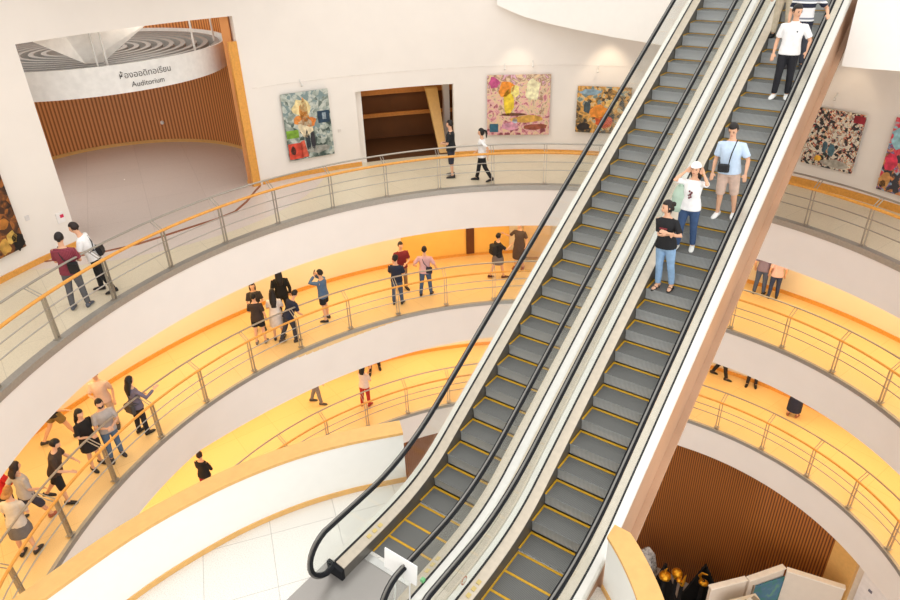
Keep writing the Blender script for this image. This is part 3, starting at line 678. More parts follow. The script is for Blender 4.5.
ARM = dict(down=((.25, .05, -.05), (.4, -1, 0)), front=((.06, .24, .14), (1, -.6, -.6)), phone=((.05, .2, .62), (1, .2, -1)), rail=((.2, .34, .12), (.6, -.8, -.2)),
           crossR=((-.13, .165, .25), (1, -.1, -1)), crossL=((.11, .2, .29), (1, -.1, -1)), head=((.165, .06, .65), (.55, .3, -2)), out=((.5, .12, .33), (.3, -.4, -1)), hip=((.2, .13, .08), (1, -1, 0)), side_rail=((.36, .16, .12), (.4, -1, -.2)), walkf=((.2, .22, .02), (.2, -1, 0)), walkb=((.22, -.2, .0), (.2, -1, 0)))
def person(label, pos, d, H=1.68, fem=False, skin=SKIN, lean=0, twist=0, hy=0, hp=8, legs=((2, 3, 3), (-2, 3, 3)), arms=('down', 'down'),
           top=((240, 240, 240), 'short'), bottom=((40, 44, 56), 'long'), shoes=(240, 240, 238), hair=((28, 22, 20), 'short'), face=False, vox=.0125, group=None, hat=None, topmat=None, cat='person', slim=1.0, mask=None, roll=0):
    k = H/1.70
    V = lambda x, y, z: Vector((x, y, z))
    # legs
    hips, knees, ankles, fdir = [], [], [], []
    hw = .088*k
    for s, (fl, ab, kn) in zip((1, -1), legs):
        h = V(s*hw, 0, 0); Rl = rotm('X', fl) @ rotm('Y', -s*ab); dn = V(0, 0, -1)
        kk = h+(Rl @ dn)*.42*k; Rk = rotm('X', fl-kn) @ rotm('Y', -s*ab); aa = kk+(Rk @ dn)*.40*k
        hips.append(h); knees.append(kk); ankles.append(aa); fdir.append((fl-kn)*.35)
    low = min(a.z for a in ankles); pz = .085*k-low
    sh = V(0, 0, pz)
    hips = [h+sh for h in hips]; knees = [h+sh for h in knees]; ankles = [a+sh for a in ankles]
    mid = (ankles[0]+ankles[1])/2; off = V(-mid.x, -mid.y, 0)*1.0
    hips = [h+off for h in hips]; knees = [h+off for h in knees]; ankles = [a+off for a in ankles]
    pel = V(0, 0, pz)+off
    RT = rotm('X', -lean) @ rotm('Z', twist)
    T = lambda x, y, z: pel+RT @ (V(x, y, z)*k)
    sw = (.165 if fem else .185)*slim
    tors = [(-.11, .12, .095, 0), (-.04, .160, .112, -.008), (.02, .162, .115, -.008), (.10, .145 if fem else .150, .104, 0), (.19, .122 if fem else .14, .095, .005), (.30, .142 if fem else .158, .112 if fem else .108, .01), (.39, .155 if fem else .175, .105, .005), (.45, .145 if fem else .168, .085, 0), (.49, .11, .068, 0), (.53, .062, .058, 0)]
    tors = [(z, a*slim, b*slim, y) for z, a, b, y in tors]
    X, Y = RT @ V(1, 0, 0), RT @ V(0, 1, 0)
    body = MB()
    body.loft([ell(T(0, y, z), X, Y, a*k, b*k) for z, a, b, y in tors])
    # neck and head
    nb, nt = T(0, 0, .50), T(0, .015, .64)
    limb(body, [nb, nt], [.056*k, .052*k])
    RH = RT @ rotm('X', lean*.5) @ rotm('Z', -hy) @ rotm('X', -hp)
    hc = T(0, .025, .705)
    HL = lambda x, y, z: hc+RH @ (V(x, y, z)*k)
    rings = []
    for i in range(15):
        t = -PI/2+PI*i/14; t = max(min(t, PI/2-.05), -PI/2+.05); zz = math.sin(t); c = math.cos(t)
        jaw = 1-.24*max(0, -zz)**1.3
        rings.append([HL(.075*jaw*c*math.cos(2*PI*j/18), (.096*(1-.1*max(0, -zz)) if math.sin(2*PI*j/18) > 0 else .098*(1-.2*max(0, -zz)))*c*math.sin(2*PI*j/18)+(.012*max(0, -zz)), .118*zz) for j in range(18)])
    body.loft(rings)
    body.sphere(HL(0, .098, -.012), (.014*k, .02*k, .022*k), 8, 6, RH)
    body.sphere(HL(0, .088, -.05), (.028*k, .014*k, .016*k), 8, 6, RH)
    for s in (-1, 1): body.sphere(HL(s*.077, -.005, -.005), (.013*k, .02*k, .03*k), 8, 6, RH)
    # arms and hands
    el, wr, shp = [], [], []
    for s, a in zip((1, -1), arms):
        (tx, ty, tz), (qx, qy, qz) = ARM[a] if isinstance(a, str) else a
        if isinstance(a, str): tx, qx = tx*s, qx*s
        S0 = T(s*sw, 0, .44); tgt = T(tx, ty, tz); e, w_ = ik(S0, tgt, .285*k, .25*k, RT @ V(qx, qy, qz))
        el.append(e); wr.append(w_); shp.append(S0); g = (.88 if fem else 1)
        limb(body, [S0, S0.lerp(e, .5), e, e.lerp(w_, .35), w_], [.05*k*g, .045*k*g, .037*k*g, .038*k*g, .024*k*g])
        fd = (w_-e).normalized(); side = fd.cross(RT @ V(0, 1, .3)); side = side.normalized() if side.length > .1 else X
        if side.dot(X) < 0: side = -side
        up = side.cross(fd).normalized(); Rh = Matrix((side, fd, up)).transposed()
        pc = w_+fd*.045*k
        body.sphere(pc, (.038*k, .052*k, .018*k), 10, 7, Rh)
        for i, (fx, ln) in enumerate(((-.029, .062), (-.010, .072), (.010, .076), (.029, .066))):
            b0 = pc+side*fx*k+fd*.035*k; cu = -up*(.016+.004*i)
            limb(body, [b0, b0+fd*ln*.5*k+cu*.3*k, b0+fd*ln*.9*k+cu*1.2*k], [.0105*k, .0095*k, .008*k], 6)
        tb = w_+side*(-s)*.024*k+fd*.022*k
        limb(body, [tb, tb+(side*-s*.028+fd*.02-up*.006)*k, tb+(side*-s*.032+fd*.048-up*.014)*k], [.013*k, .0115*k, .009*k], 6)
    # legs and feet
    feet = []
    for i, s in enumerate((1, -1)):
        h, kn_, an = hips[i], knees[i], ankles[i]
        limb(body, [h+V(0, 0, .02), h.lerp(kn_, .35), h.lerp(kn_, .8), kn_, kn_.lerp(an, .3)+V(0, -.01, 0), kn_.lerp(an, .75), an], [.088*k*slim, .078*k*slim, .058*k*slim, .052*k, .053*k, .038*k, .036*k])
        Rf = rotm('Z', -s*8) @ rotm('X', min(0, fdir[i])*1.2)
        feet.append((an, Rf))
        rr = []
        for y, a, z0, z1 in ((-.065, .022, -.06, .0), (-.045, .034, -.078, .03), (0, .036, -.08, .03), (.06, .040, -.08, -.005), (.12, .043, -.08, -.035), (.16, .036, -.078, -.05), (.18, .018, -.074, -.06)):
            c = an+Rf @ (V(0, y, (z0+z1)/2)*k); rr.append(ell(c, Rf @ V(1, 0, 0), Rf @ V(0, 0, 1), a*k, (z1-z0)/2*k, 10))
        body.loft(rr)
    sk = mat('skin', skin, .55, noise=.04, scale=9)
    root = remesh(body, vox, 'person', sk, None, 3)
    tag(root, label, cat, group)
    root.location = pos; root.rotation_euler = (0, math.radians(roll), math.atan2(d[1], d[0])-PI/2)
    vc = max(vox, .0135)
    # bottoms
    bc, bk = bottom; bm_ = mat('cloth', bc, .85, noise=.1, scale=14)
    b = MB()
    if bk in ('long', 'shorts', 'knee'):
        b.loft([ell(T(0, y, z), X, Y, (a+.012)*k, (bb+.012)*k) for z, a, bb, y in [(-.12, .115, .09, 0)]+tors[1:4]+[(.12, (.126 if fem else .138)*slim, .094*slim, 0)]])
        for i, s in enumerate((1, -1)):
            h, kn_, an = hips[i], knees[i], ankles[i]
            if bk == 'long': pts = [h+V(0, 0, .02), h.lerp(kn_, .4), kn_, kn_.lerp(an, .4)+V(0, -.008, 0), an+V(0, 0, .01)]; rad = [.102, .094, .07, .066, .056]
            elif bk == 'knee': pts = [h+V(0, 0, .02), h.lerp(kn_, .4), kn_, kn_.lerp(an, .12)]; rad = [.104, .1, .084, .08]
            else: pts = [h+V(0, 0, .02), h.lerp(kn_, .35), h.lerp(kn_, .7)]; rad = [.106, .106, .1]
            rad = [r*k*(slim if r > .08 else 1) for r in rad]
            limb(b, pts, rad, 12, cap=False)
        remesh(b, vc, 'trousers' if bk == 'long' else 'shorts', bm_, root, 3)
    elif bk.startswith('skirt'):
        ln = float(bk[5:] or .42); kc = (knees[0]+knees[1])/2
        hemc = Vector((kc.x, kc.y, 0))*.8; top_ = T(0, 0, .15)
        rr = []
        for i in range(7):
            t = i/6; zz = top_.z-(ln+.15)*k*t; w_ = .15+(.0 if t > .9 else .0)+.09*min(1, t*1.6); c = top_.lerp(V(hemc.x, hemc.y, top_.z), t); c.z = zz
            rr.append(ell(c, X, Y, w_*k*slim*(.95 if fem else 1), (w_-.035)*k, 18, 2))
        b.loft(rr); o = b.build('skirt', bm_, root, smooth=True, angle=60)
    # tops
    tc_, tk = top
    if tk != 'none':
        tm = topmat or mat('cloth', tc_, .85, noise=.07, scale=12)
        t_ = MB(); hem = -.07
        g0 = [(hem, .172*slim, .124*slim, 0)]+[q for q in tors[2:9]]
        t_.loft([ell(T(0, y, z), X, Y, (a+(.03 if z < .2 else .022))*k, (bb+(.028 if z < .2 else .02))*k) for z, a, bb, y in g0[:-1]]+[ell(T(0, 0, .495), X, Y, .105*k, .076*k), ell(T(0, .004, .515), X, Y, .074*k, .066*k)])
        for i, s in enumerate((1, -1)):
            S0, e, w_ = shp[i], el[i], wr[i]; ins = S0.lerp(T(0, 0, .43), .25)
            if tk == 'short': pts = [ins, S0, S0.lerp(e, .4), S0.lerp(e, .78)]; rad = [.06, .066, .064, .066]
            elif tk == 'sleeveless': pts = [ins, S0]; rad = [.06, .058]
            else: pts = [ins, S0, S0.lerp(e, .5), e, e.lerp(w_, .5), e.lerp(w_, .92)]; rad = [.06, .064, .06, .053, .048, .042]
            limb(t_, pts, [r*k*(.9 if fem else 1) for r in rad], 12, cap=False)
        remesh(t_, vc, 'shirt', tm, root, 4)
    # shoes
    if shoes == 'sandal':
        shm = mat('sandal', (34, 30, 30), .6)
        for an, Rf in feet:
            so = MB(); so.loft([ell(an+Rf @ (V(0, y, -.088)*k), Rf @ V(1, 0, 0), Rf @ V(0, 0, 1), a*k, .012*k, 10) for y, a in ((-.085, .02), (-.06, .038), (0, .042), (.08, .05), (.15, .046), (.195, .02))])
            sd = so.build('sandal', shm, root)
            for y in (.02, .10):
                st = MB(); st.tube([an+Rf @ (V(.046*math.cos(t), y, -.085+(.075 if y < .05 else .052)*math.sin(t))*k) for t in [PI*i/8 for i in range(9)]], .012*k, 6); st.build('strap', shm, sd)
    elif shoes:
        shm = mat('shoe', shoes, .5, noise=.05)
        for an, Rf in feet:
            b = MB(); rr = []
            for y, a, z0, z1 in ((-.082, .02, -.078, -.0), (-.065, .038, -.084, .022), (-.02, .045, -.084, .02), (.05, .048, -.084, .0), (.11, .051, -.084, -.022), (.165, .044, -.083, -.036), (.196, .022, -.082, -.055)):
                c = an+Rf @ (V(0, y, (z0+z1)/2)*k); rr.append(ell(c, Rf @ V(1, 0, 0), Rf @ V(0, 0, 1), a*k, (z1-z0)/2*k, 12))
            b.loft(rr); b.build('shoe', shm, root, smooth=True, angle=60)
    # hair
    hcol, hk = hair
    hm = mat('hair', hcol, .5, noise=.2, scale=30)
    b = MB(); rr = []
    for i in range(13):
        t = -PI/2+PI*i/12; t = max(min(t, PI/2-.05), -PI/2+.05); zz, c = math.sin(t), math.cos(t); ring = []
        for j in range(22):
            x, y = math.cos(2*PI*j/22), math.sin(2*PI*j/22)
            px, py, pz_ = .088*c*x, .106*c*y-.012, .125*zz+.014
            if py > .018 and pz_ < .072: px, py, pz_ = px*.72, py*.62, pz_*.8
            if hk == 'short' and pz_ < -.045: px, py, pz_ = px*.7, py*.75, max(pz_, -.07)
            ring.append(HL(px, py, pz_))
        rr.append(ring)
    b.loft(rr)
    if hk.startswith('long'):
        ln = float(hk[4:] or .35); ring = []
        for i in range(7):
            q = i/6; z = .02-ln*q; w_ = .088+.02*math.sin(PI*min(q*1.2, 1))-.03*max(0, q-.6)
            back = T(0, -.105, .705+z); c = HL(0, -.055, z) if q < .3 else HL(0, -.055, z).lerp(back, min(1, (q-.3)*3))
            ring.append(ell(c, X, Y, w_*k, (.052-.015*q)*k, 12))
        b.loft(ring)
    if hk == 'bun':
        b.sphere(HL(0, -.125, .03), .045*k, 10, 8); b.sphere(HL(0, -.10, -.045), (.05*k, .03*k, .05*k), 10, 8, RH)
    if hk == 'pony':
        b.tube([HL(0, -.1, .05), HL(0, -.15, .03), HL(0, -.165, -.05), HL(0, -.15, -.14), HL(0, -.14, -.2)], [.025*k, .035*k, .034*k, .026*k, .01*k], 8)
    b.build('hair', hm, root, smooth=True, angle=70)
    if hat:
        b = MB(); rr = []
        for i in range(7):
            t = PI/2*i/6; t = min(t, PI/2-.06); rr.append([HL(.096*math.cos(t)*math.cos(2*PI*j/20), .114*math.cos(t)*math.sin(2*PI*j/20)-.008, .05+.098*math.sin(t)) for j in range(20)])
        b.loft(rr)
        br = [HL(.08*math.cos(a), .06+.085*math.sin(a), .062-.012*math.sin(a)) for a in [PI*i/10 for i in range(11)]]
        b.prism(br, RH @ V(0, 0, .008*k)); b.build('cap', mat('cap_cloth', hat, .8), root, smooth=True, angle=50)
    if mask:
        b = MB(); b.sphere(HL(0, .068, -.05), (.058*k, .042*k, .045*k), 12, 8, RH); b.build('face_mask', mat('mask_cloth', mask, .8), root, smooth=True)
    if face:
        dk_ = mat('eye_dark', (34, 26, 24), .3)
        for s in (-1, 1):
            b = MB(); b.sphere(HL(s*.031, .0865, .008), (.0135*k, .006*k, .0065*k), 10, 6, RH); b.build('eye', dk_, root, smooth=True)
            b = MB(); b.sphere(HL(s*.032, .0885, .031), (.019*k, .006*k, .0045*k), 10, 6, RH); b.build('eyebrow', hm, root, smooth=True)
        b = MB(); b.sphere(HL(0, .1, -.053), (.021*k, .008*k, .0065*k), 10, 6, RH); b.build('mouth', mat('lip', (178, 92, 84), .5), root, smooth=True)
    root_info = dict(T=T, HL=HL, root=root, RT=RT, wr=wr, el=el, sh=shp, hc=hc, k=k, X=X, Y=Y)
    return root_info
def facing(pos, phi):
    v = Vector((pos[0]-CAM[0], pos[1]-CAM[1])).normalized(); r = Vector((v.y, -v.x)); a = math.radians(phi)
    d = v*math.cos(a)+r*math.sin(a); return (d.x, d.y)
def clampw(p, L, m=.32):
    dx, dy = p[0]-CEN[0], p[1]-CEN[1]; r = math.hypot(dx, dy); th = math.degrees(math.atan2(dy, dx)) % 360
    rr = min(max(r, KR[L](th)+.6), WR[L](th)-m+.08); return Vector((CEN[0]+dx/r*rr, CEN[1]+dy/r*rr, Z[L]))
def by_head(px, py, L, H): p = at(px, py, Z[L]+H-.11); return clampw((p[0], p[1]), L)
def by_feet(px, py, L): p = at(px, py, Z[L]); return clampw((p[0], p[1]), L)
def on_step(px, py):
    d = ray(px, py); n = np.array([0, -T30, 1.]); t = (-.1-CAM@n)/(d@n); q = CAM+t*d
    kk = math.floor((PHR+6.4-q[1])/.4)+1; yn = PHR+6.4-.4*kk
    return Vector((min(max(q[0], XR-.32), XR+.24), yn+.19, yn*T30))
def accessory(info, name, label, cat, group=None):
    o = bpy.data.objects.new(name, None); COL.objects.link(o); o.location = info['root'].location; o.rotation_euler = info['root'].rotation_euler; o.empty_display_size = .2
    tag(o, label, cat, group); return o
def strap_bag(info, label, bagpos, size, col, side=-1, strapcol=None, back=False):
    """a small bag hung from one shoulder, strap over the other"""
    T = info['T']; k = info['k']; o = accessory(info, 'shoulder_bag', label, 'bag')
    R = info['RT']; c = T(*bagpos); sg = .02 if bagpos[1] > 0 else -.02
    mb = MB(); mb.box(c+info['Y']*(sg*2), Vector(size)*k, R); mb.build('pouch', mat('bag_cloth', col, .55), o, bevel=.025)
    mb = MB(); mb.box(c+info['Y']*(sg*2+(.006+size[1]/2)*(1 if sg > 0 else -1))+info['RT'] @ Vector((0, 0, size[2]*.12)), (size[0]*.9*k, .012, size[2]*.55*k), R); mb.build('flap', mat('bag_flap', tuple(int(v*.8) for v in col), .5), o, bevel=.004)
    sc = strapcol or col; s = side
    front = [T(s*.085, .02, .52), T(s*.075, .105, .44), T(s*.045, .14, .32)]
    end = T(bagpos[0]+s*size[0]*.4, bagpos[1]+sg*2, bagpos[2]+size[2]*.4)
    mb = MB(); mb.tube(front+[front[-1].lerp(end, .6)+info['Y']*.015, end], .011, 6); mb.build('strap', mat('strap', sc, .6), o)
    end2 = T(bagpos[0]-s*size[0]*.45, bagpos[1]+sg, bagpos[2]+size[2]*.4)
    mb = MB(); mb.tube([T(s*.085, .02, .52), T(s*.06, -.095, .44), T(0, -.135, .3), T(-s*.12, -.13, .16), T(-s*.175, -.02, bagpos[2]+.08), end2+info['Y']*.01, end2], .011, 6); mb.build('strap', mat('strap', sc, .6), o)
    return o
def backpack(info, label, col, size=(.28, .15, .40)):
    T = info['T']; o = accessory(info, 'backpack', label, 'bag')
    mb = MB(); mb.box(T(0, -.19, .26), size, info['RT']); mb.build('sack', mat('bag_cloth', col, .7), o, bevel=.05)
    mb = MB(); mb.box(T(0, -.28, .18), (size[0]*.75, .05, size[2]*.42), info['RT']); mb.build('front_pocket', mat('bag_flap', tuple(int(v*.85) for v in col), .7), o, bevel=.018)
    for s in (-1, 1):
        mb = MB(); mb.tube([T(s*.1, -.12, .42), T(s*.105, 0, .505), T(s*.11, .115, .4), T(s*.15, .09, .24), T(s*.13, -.12, .12)], .017, 6); mb.build('strap', mat('strap', col, .7), o)
    return o
def phone(info, i, label):
    o = accessory(info, 'phone', label, 'phone'); p = info['wr'][i]; h = info['hc']
    mb = MB(); mb.box(p+Vector((0, .03, .075)), (.075, .012, .15), rotm('X', 15)); mb.build('case', mat('phone_black', (30, 30, 34), .3), o, bevel=.004)
    mb = MB(); mb.box(p+Vector((0, .022, .075)), (.066, .004, .135), rotm('X', 15)); mb.build('screen', mat('phone_screen', (70, 76, 90), .15), o)
def stripes_mat(name, cols, scale, axis='Z'):
    m, nt, b = nodes_mat(name); b.inputs['Roughness'].default_value = .85
    tc = nt.nodes.new('ShaderNodeTexCoord'); w = nt.nodes.new('ShaderNodeTexWave'); w.bands_direction = axis; w.inputs['Scale'].default_value = scale; w.wave_profile = 'SAW'
    r = nt.nodes.new('ShaderNodeValToRGB'); r.color_ramp.interpolation = 'CONSTANT'; el = r.color_ramp.elements
    while len(el) < len(cols): el.new(.5)
    for i, (p, c) in enumerate(cols): el[i].position = p; el[i].color = lin(c)+(1,)
    nt.links.new(tc.outputs['Object'], w.inputs['Vector']); nt.links.new(w.outputs['Fac'], r.inputs['Fac']); nt.links.new(r.outputs['Color'], b.inputs['Base Color']); return m
def check_mat(name, c1, c2, scale):
    m, nt, b = nodes_mat(name); b.inputs['Roughness'].default_value = .85
    tc = nt.nodes.new('ShaderNodeTexCoord'); ws = []
    for ax in 'XZ':
        w = nt.nodes.new('ShaderNodeTexWave'); w.bands_direction = ax; w.inputs['Scale'].default_value = scale; nt.links.new(tc.outputs['Object'], w.inputs['Vector']); ws.append(w)
    mu = nt.nodes.new('ShaderNodeMath'); mu.operation = 'ADD'; nt.links.new(ws[0].outputs['Fac'], mu.inputs[0]); nt.links.new(ws[1].outputs['Fac'], mu.inputs[1])
    r = nt.nodes.new('ShaderNodeValToRGB'); r.color_ramp.elements[0].position = .35; r.color_ramp.elements[1].position = .9; r.color_ramp.elements[0].color = lin(c1)+(1,); r.color_ramp.elements[1].color = lin(c2)+(1,)
    d2 = nt.nodes.new('ShaderNodeMath'); d2.operation = 'MULTIPLY'; d2.inputs[1].default_value = .6; nt.links.new(mu.outputs[0], d2.inputs[0]); nt.links.new(d2.outputs[0], r.inputs['Fac']); nt.links.new(r.outputs['Color'], b.inputs['Base Color']); return m
BLK, DRK, JEAN, LJEAN, WHT = (30, 30, 33), (52, 50, 52), (62, 86, 124), (138, 170, 204), (240, 240, 240)

# --- riding the right escalator (all look down the run)
DN = (0, -1)
e = on_step(664, 288)
i1 = person('woman in black T-shirt with crossed arms and pale jeans, lowest rider on the escalator', e, (-.12, -1), 1.62, True, hy=38, hp=4, arms=('crossR', 'crossL'), top=(BLK, 'short'), bottom=(LJEAN, 'long'), shoes='sandal', hair=((30, 22, 20), 'bun'), face=True, vox=.0095, legs=((3, 2, 3), (-2, 2, 4)), roll=5)
mb = MB(); T = i1['T']
mb = MB(); mb.loft([[T(x, .154-.35*x*x, z) for z in (.325, .345)]+[T(x, .135-.35*x*x, z) for z in (.345, .325)] for x in [-.07+.014*q for q in range(11)]]); mb.build('chest_lettering', mat('red_print', (150, 60, 66), .7), i1['root'])
e = on_step(684, 248)
i2 = person('woman in white cap, white printed T-shirt and blue jeans holding both hands to her head', e, (.05, -1), 1.62, True, hp=-4, hy=0, arms=('head', 'head'), top=(WHT, 'short'), bottom=(JEAN, 'long'), shoes=(238, 236, 231), hair=((36, 24, 20), 'long.3'), face=True, vox=.0095, hat=(240, 238, 236), legs=((8, 3, 6), (-3, 3, 6)))
mb = MB(); T = i2['T']
for dx, dz, a in ((-.02, .3, .02), (.02, .32, .018), (.0, .26, .022), (.03, .24, .014), (-.015, .215, .016), (.015, .195, .018)):
    mb.sphere(T(dx, .148, dz), (a, .008, a*1.1), 8, 6, i2['RT'])
mb.build('shirt_print', mat('print_maroon', (112, 60, 66), .7), i2['root'])
o = accessory(i2, 'folded_jacket', 'pale mint jacket hanging from the right arm of the woman in white cap', 'jacket')
mb = MB(); rr = []
for q in range(9):
    t = q/8; w_ = .06+.075*min(1, t*2.2); rr.append(ell(T(.215+.012*math.sin(q), .05+.012*math.cos(2*q), .37-.52*t), i2['X'], i2['Y'], w_, .045+.008*math.sin(3*q), 14))
mb.loft(rr); mb.build('drape', mat('mint_cloth', (190, 214, 196), .85), o, smooth=True, angle=60)
mb = MB(); mb.tube([T(.2, -.03, .36), T(.22, .03, .41), T(.2, .1, .36)], [.035, .045, .035], 10); mb.build('collar', mat('mint_cloth_dark', (172, 198, 180), .85), o, smooth=True)
e = on_step(731, 216)
i3 = person('man in light blue T-shirt and beige knee shorts looking down on the escalator', e, (.0, -1), 1.72, False, hp=30, arms=(((.26, .1, -.06), (.4, -1, 0)), ((-.31, .14, -.02), (-.4, -1, 0))), top=((196, 216, 238), 'short'), bottom=((206, 178, 162), 'knee'), shoes=(240, 238, 236), face=True, vox=.0095, legs=((5, 3, 6), (-3, 3, 4)), roll=4)
strap_bag(i3, 'small black crossbody bag on the front of the man in light blue', (.06, .145, .06), (.2, .07, .15), (36, 36, 40), side=-1)
e = on_step(781, 102)
i4 = person('man in white polo shirt and black trousers turning his head towards the handrail', e, (.05, -1), 1.74, False, hy=-42, hp=14, arms=(((.27, .05, -.06), (.4, -1, 0)), ((-.33, .17, .03), (-.4, -1, 0))), top=(WHT, 'short'), bottom=((34, 34, 40), 'long'), shoes=(240, 240, 238), face=True, vox=.0095, legs=((8, 2, 6), (-2, 1, 4)))
mb = MB(); T = i4['T']; mb.sphere(T(-.08, .122, .36), (.018, .006, .02), 8, 6); mb.build('chest_badge', mat('badge_grey', (96, 100, 104), .6), i4['root'])
mb = MB(); mb.loft([ell(T(0, .004, .50), i4['X'], i4['Y'], .082, .076), ell(T(0, .008, .535), i4['X'], i4['Y'], .073, .072)], caps=False); mb.build('collar', mat('cloth', WHT, .85, noise=.07, scale=12), i4['root'], smooth=True)
e = on_step(775, 37)
i5 = person('rider in loose beige trousers and black shoes, cut off at the top of the photo', e, DN, 1.72, False, hp=6, arms=('down', 'down'), top=((226, 216, 200), 'short'), bottom=((206, 192, 168), 'long'), shoes=BLK, vox=.0125)
e = on_step(808, 62)
sm = stripes_mat('striped_knit', [(0, (236, 236, 238)), (.55, (30, 34, 52)), (.8, (236, 236, 238)), (.9, (120, 126, 140))], .95)
i6 = person('rider in white and navy striped top reaching for the handrail above the man in polo', e, (.1, -1), 1.72, False, hp=6, arms=('down', ((-.42, .16, .16), (-.4, -1, -.3))), top=(WHT, 'short'), bottom=((70, 72, 82), 'long'), shoes=DRK, topmat=sm, vox=.0115)

# --- upper gallery
p = by_head(451, 125, 'A', 1.72)
a1 = person('man in black T-shirt standing sideways by the timber doorway, arms folded in front', p, facing(p, -80), 1.72, False, arms=('front', 'front'), top=((34, 36, 40), 'short'), bottom=((48, 50, 62), 'knee'), shoes=DRK, hp=4)
p = by_head(484, 133, 'A', 1.6)
a2 = person('girl with ponytail in white top and black leggings walking left under the pink painting', p, facing(p, -85), 1.6, True, arms=('walkf', 'walkb'), top=(WHT, 'short'), bottom=(BLK, 'long'), shoes=BLK, hair=((24, 20, 20), 'pony'), legs=((15, 1, 4), (-15, 1, 14)))
p = by_head(59, 240, 'A', 1.68)
a3 = person('man in maroon checked shirt seen from behind, standing near the upper railing', p, facing(p, 25), 1.68, False, arms=('front', 'front'), topmat=check_mat('maroon_check', (104, 34, 50), (150, 62, 76), 12), top=((140, 44, 60), 'short'), bottom=((92, 92, 96), 'long'), shoes=(84, 88, 98), hp=12, legs=((3, 4, 3), (-3, 4, 3)))
strap_bag(a3, 'black bag on the hip of the man in maroon', (.16, -.1, .1), (.2, .09, .26), (28, 28, 32), side=-1)
p = by_head(91, 227, 'A', 1.66)
a4 = person('person in white shirt and black trousers leaning beside the man in maroon', p, facing(p, -70), 1.68, False, lean=16, arms=('rail', 'rail'), top=(WHT, 'short'), bottom=(BLK, 'long'), shoes=BLK, hp=10, hair=((40, 24, 20), 'short'), legs=((10, 3, 8), (-12, 3, 10)))
strap_bag(a4, 'black crossbody bag behind the person in white shirt', (.0, -.15, .06), (.24, .1, .2), (30, 30, 34), side=1)

# --- middle gallery, left side
G = None
p = by_head(4, 498, 'B', 1.6)
b1 = person('person with brown hair in grey top and patterned skirt at the left photo edge', p, facing(p, 40), 1.6, True, lean=10, arms=('front', 'front'), top=((206, 196, 184), 'short'), bottom=((112, 106, 104), 'skirt.35'), shoes=DRK, hair=((170, 118, 62), 'long.1'))
p = by_head(-11, 466, 'B', 1.62)
b2 = person('person in bright red jacket near the skirting at the left photo edge', p, facing(p, 60), 1.62, False, arms=('front', 'front'), top=((206, 40, 44), 'long'), bottom=(DRK, 'long'), shoes=DRK)
p = by_head(12, 468, 'B', 1.62)
b3 = person('woman in pale grey top and dark jeans walking beside the person in red', p, facing(p, 70), 1.62, True, arms=('walkf', 'walkb'), top=((176, 170, 168), 'short'), bottom=((62, 60, 72), 'knee'), shoes=(160, 92, 70), hair=((40, 26, 22), 'long.22'), legs=((20, 2, 4), (-18, 2, 12)))
p = by_head(36, 447, 'B', 1.64)
b4 = person('person in dark brown T-shirt and black shorts leaning over the middle railing', p, facing(p, 115), 1.64, False, lean=14, arms=('rail', 'rail'), top=((64, 50, 42), 'short'), bottom=((28, 28, 30), 'knee'), shoes=BLK, hp=18, legs=((6, 3, 4), (-20, 3, 20)))
p = by_feet(62, 441, 'B')
b5 = person('walker in brown shorts beside the wall, only legs visible below the ring', p, facing(p, 80), 1.7, False, arms=('walkf', 'walkb'), top=((50, 46, 44), 'short'), bottom=((132, 108, 62), 'shorts'), shoes=DRK, legs=((22, 2, 4), (-20, 2, 14)))
p = by_head(78, 414, 'B', 1.62)
b6 = person('woman with long black hair in black top and skirt standing at the middle railing', p, facing(p, 150), 1.62, True, arms=('front', 'front'), top=((30, 27, 28), 'short'), bottom=((32, 30, 32), 'skirt.3'), shoes=BLK, hair=((26, 20, 20), 'long.4'), hp=12)
p = by_head(108, 405, 'B', 1.66)
b7 = person('person in grey T-shirt, blue jeans and dark face mask at the middle railing', p, facing(p, 170), 1.66, False, arms=('front', 'front'), top=((172, 164, 160), 'short'), bottom=((84, 108, 138), 'long'), shoes=DRK, mask=(40, 42, 50), hp=12)
p = by_feet(113, 427, 'B')
b8 = person('person in pale pink top standing behind the masked person in grey', p, facing(p, 200), 1.7, True, arms=('front', 'down'), top=((222, 188, 168), 'short'), bottom=((196, 170, 150), 'long'), shoes=DRK)
p = by_head(131, 383, 'B', 1.62)
b9 = person('woman with long dark hair in grey-violet top stretching one arm along the middle railing', p, facing(p, 60), 1.62, True, arms=(((.42, .3, .4), (.4, -.4, -1)), 'front'), top=((112, 104, 120), 'long'), bottom=((34, 32, 36), 'long'), shoes=BLK, hair=((26, 20, 22), 'long.36'))
strap_bag(b9, 'striped black and white tote on the woman in grey-violet', (.02, -.15, .0), (.3, .1, .26), (70, 66, 64), side=-1)
p = by_head(252, 286, 'B', 1.6)
b10 = person('woman with long dark hair facing out at the back of the group of five', p, facing(p, 180), 1.6, True, arms=('front', 'front'), top=((56, 50, 50), 'short'), bottom=(DRK, 'long'), shoes=DRK, hair=((26, 20, 20), 'long.34'), face=False)
p = by_head(253, 298, 'B', 1.62)
b11 = person('person in dark brown top and black shorts, leftmost of the group of five', p, facing(p, 15), 1.62, True, arms=('down', 'front'), top=((60, 48, 44), 'short'), bottom=((26, 26, 28), 'shorts'), shoes=(120, 112, 108), hair=((24, 18, 18), 'short'))
p = by_head(272, 294, 'B', 1.62)
b12 = person('woman with long dark hair in white top and pale skirt amid the group of five', p, facing(p, 10), 1.62, True, arms=('front', 'front'), top=((232, 220, 210), 'short'), bottom=((206, 196, 190), 'skirt.4'), shoes=DRK, hair=((30, 22, 20), 'long.46'))
p = by_feet(286, 320, 'B')
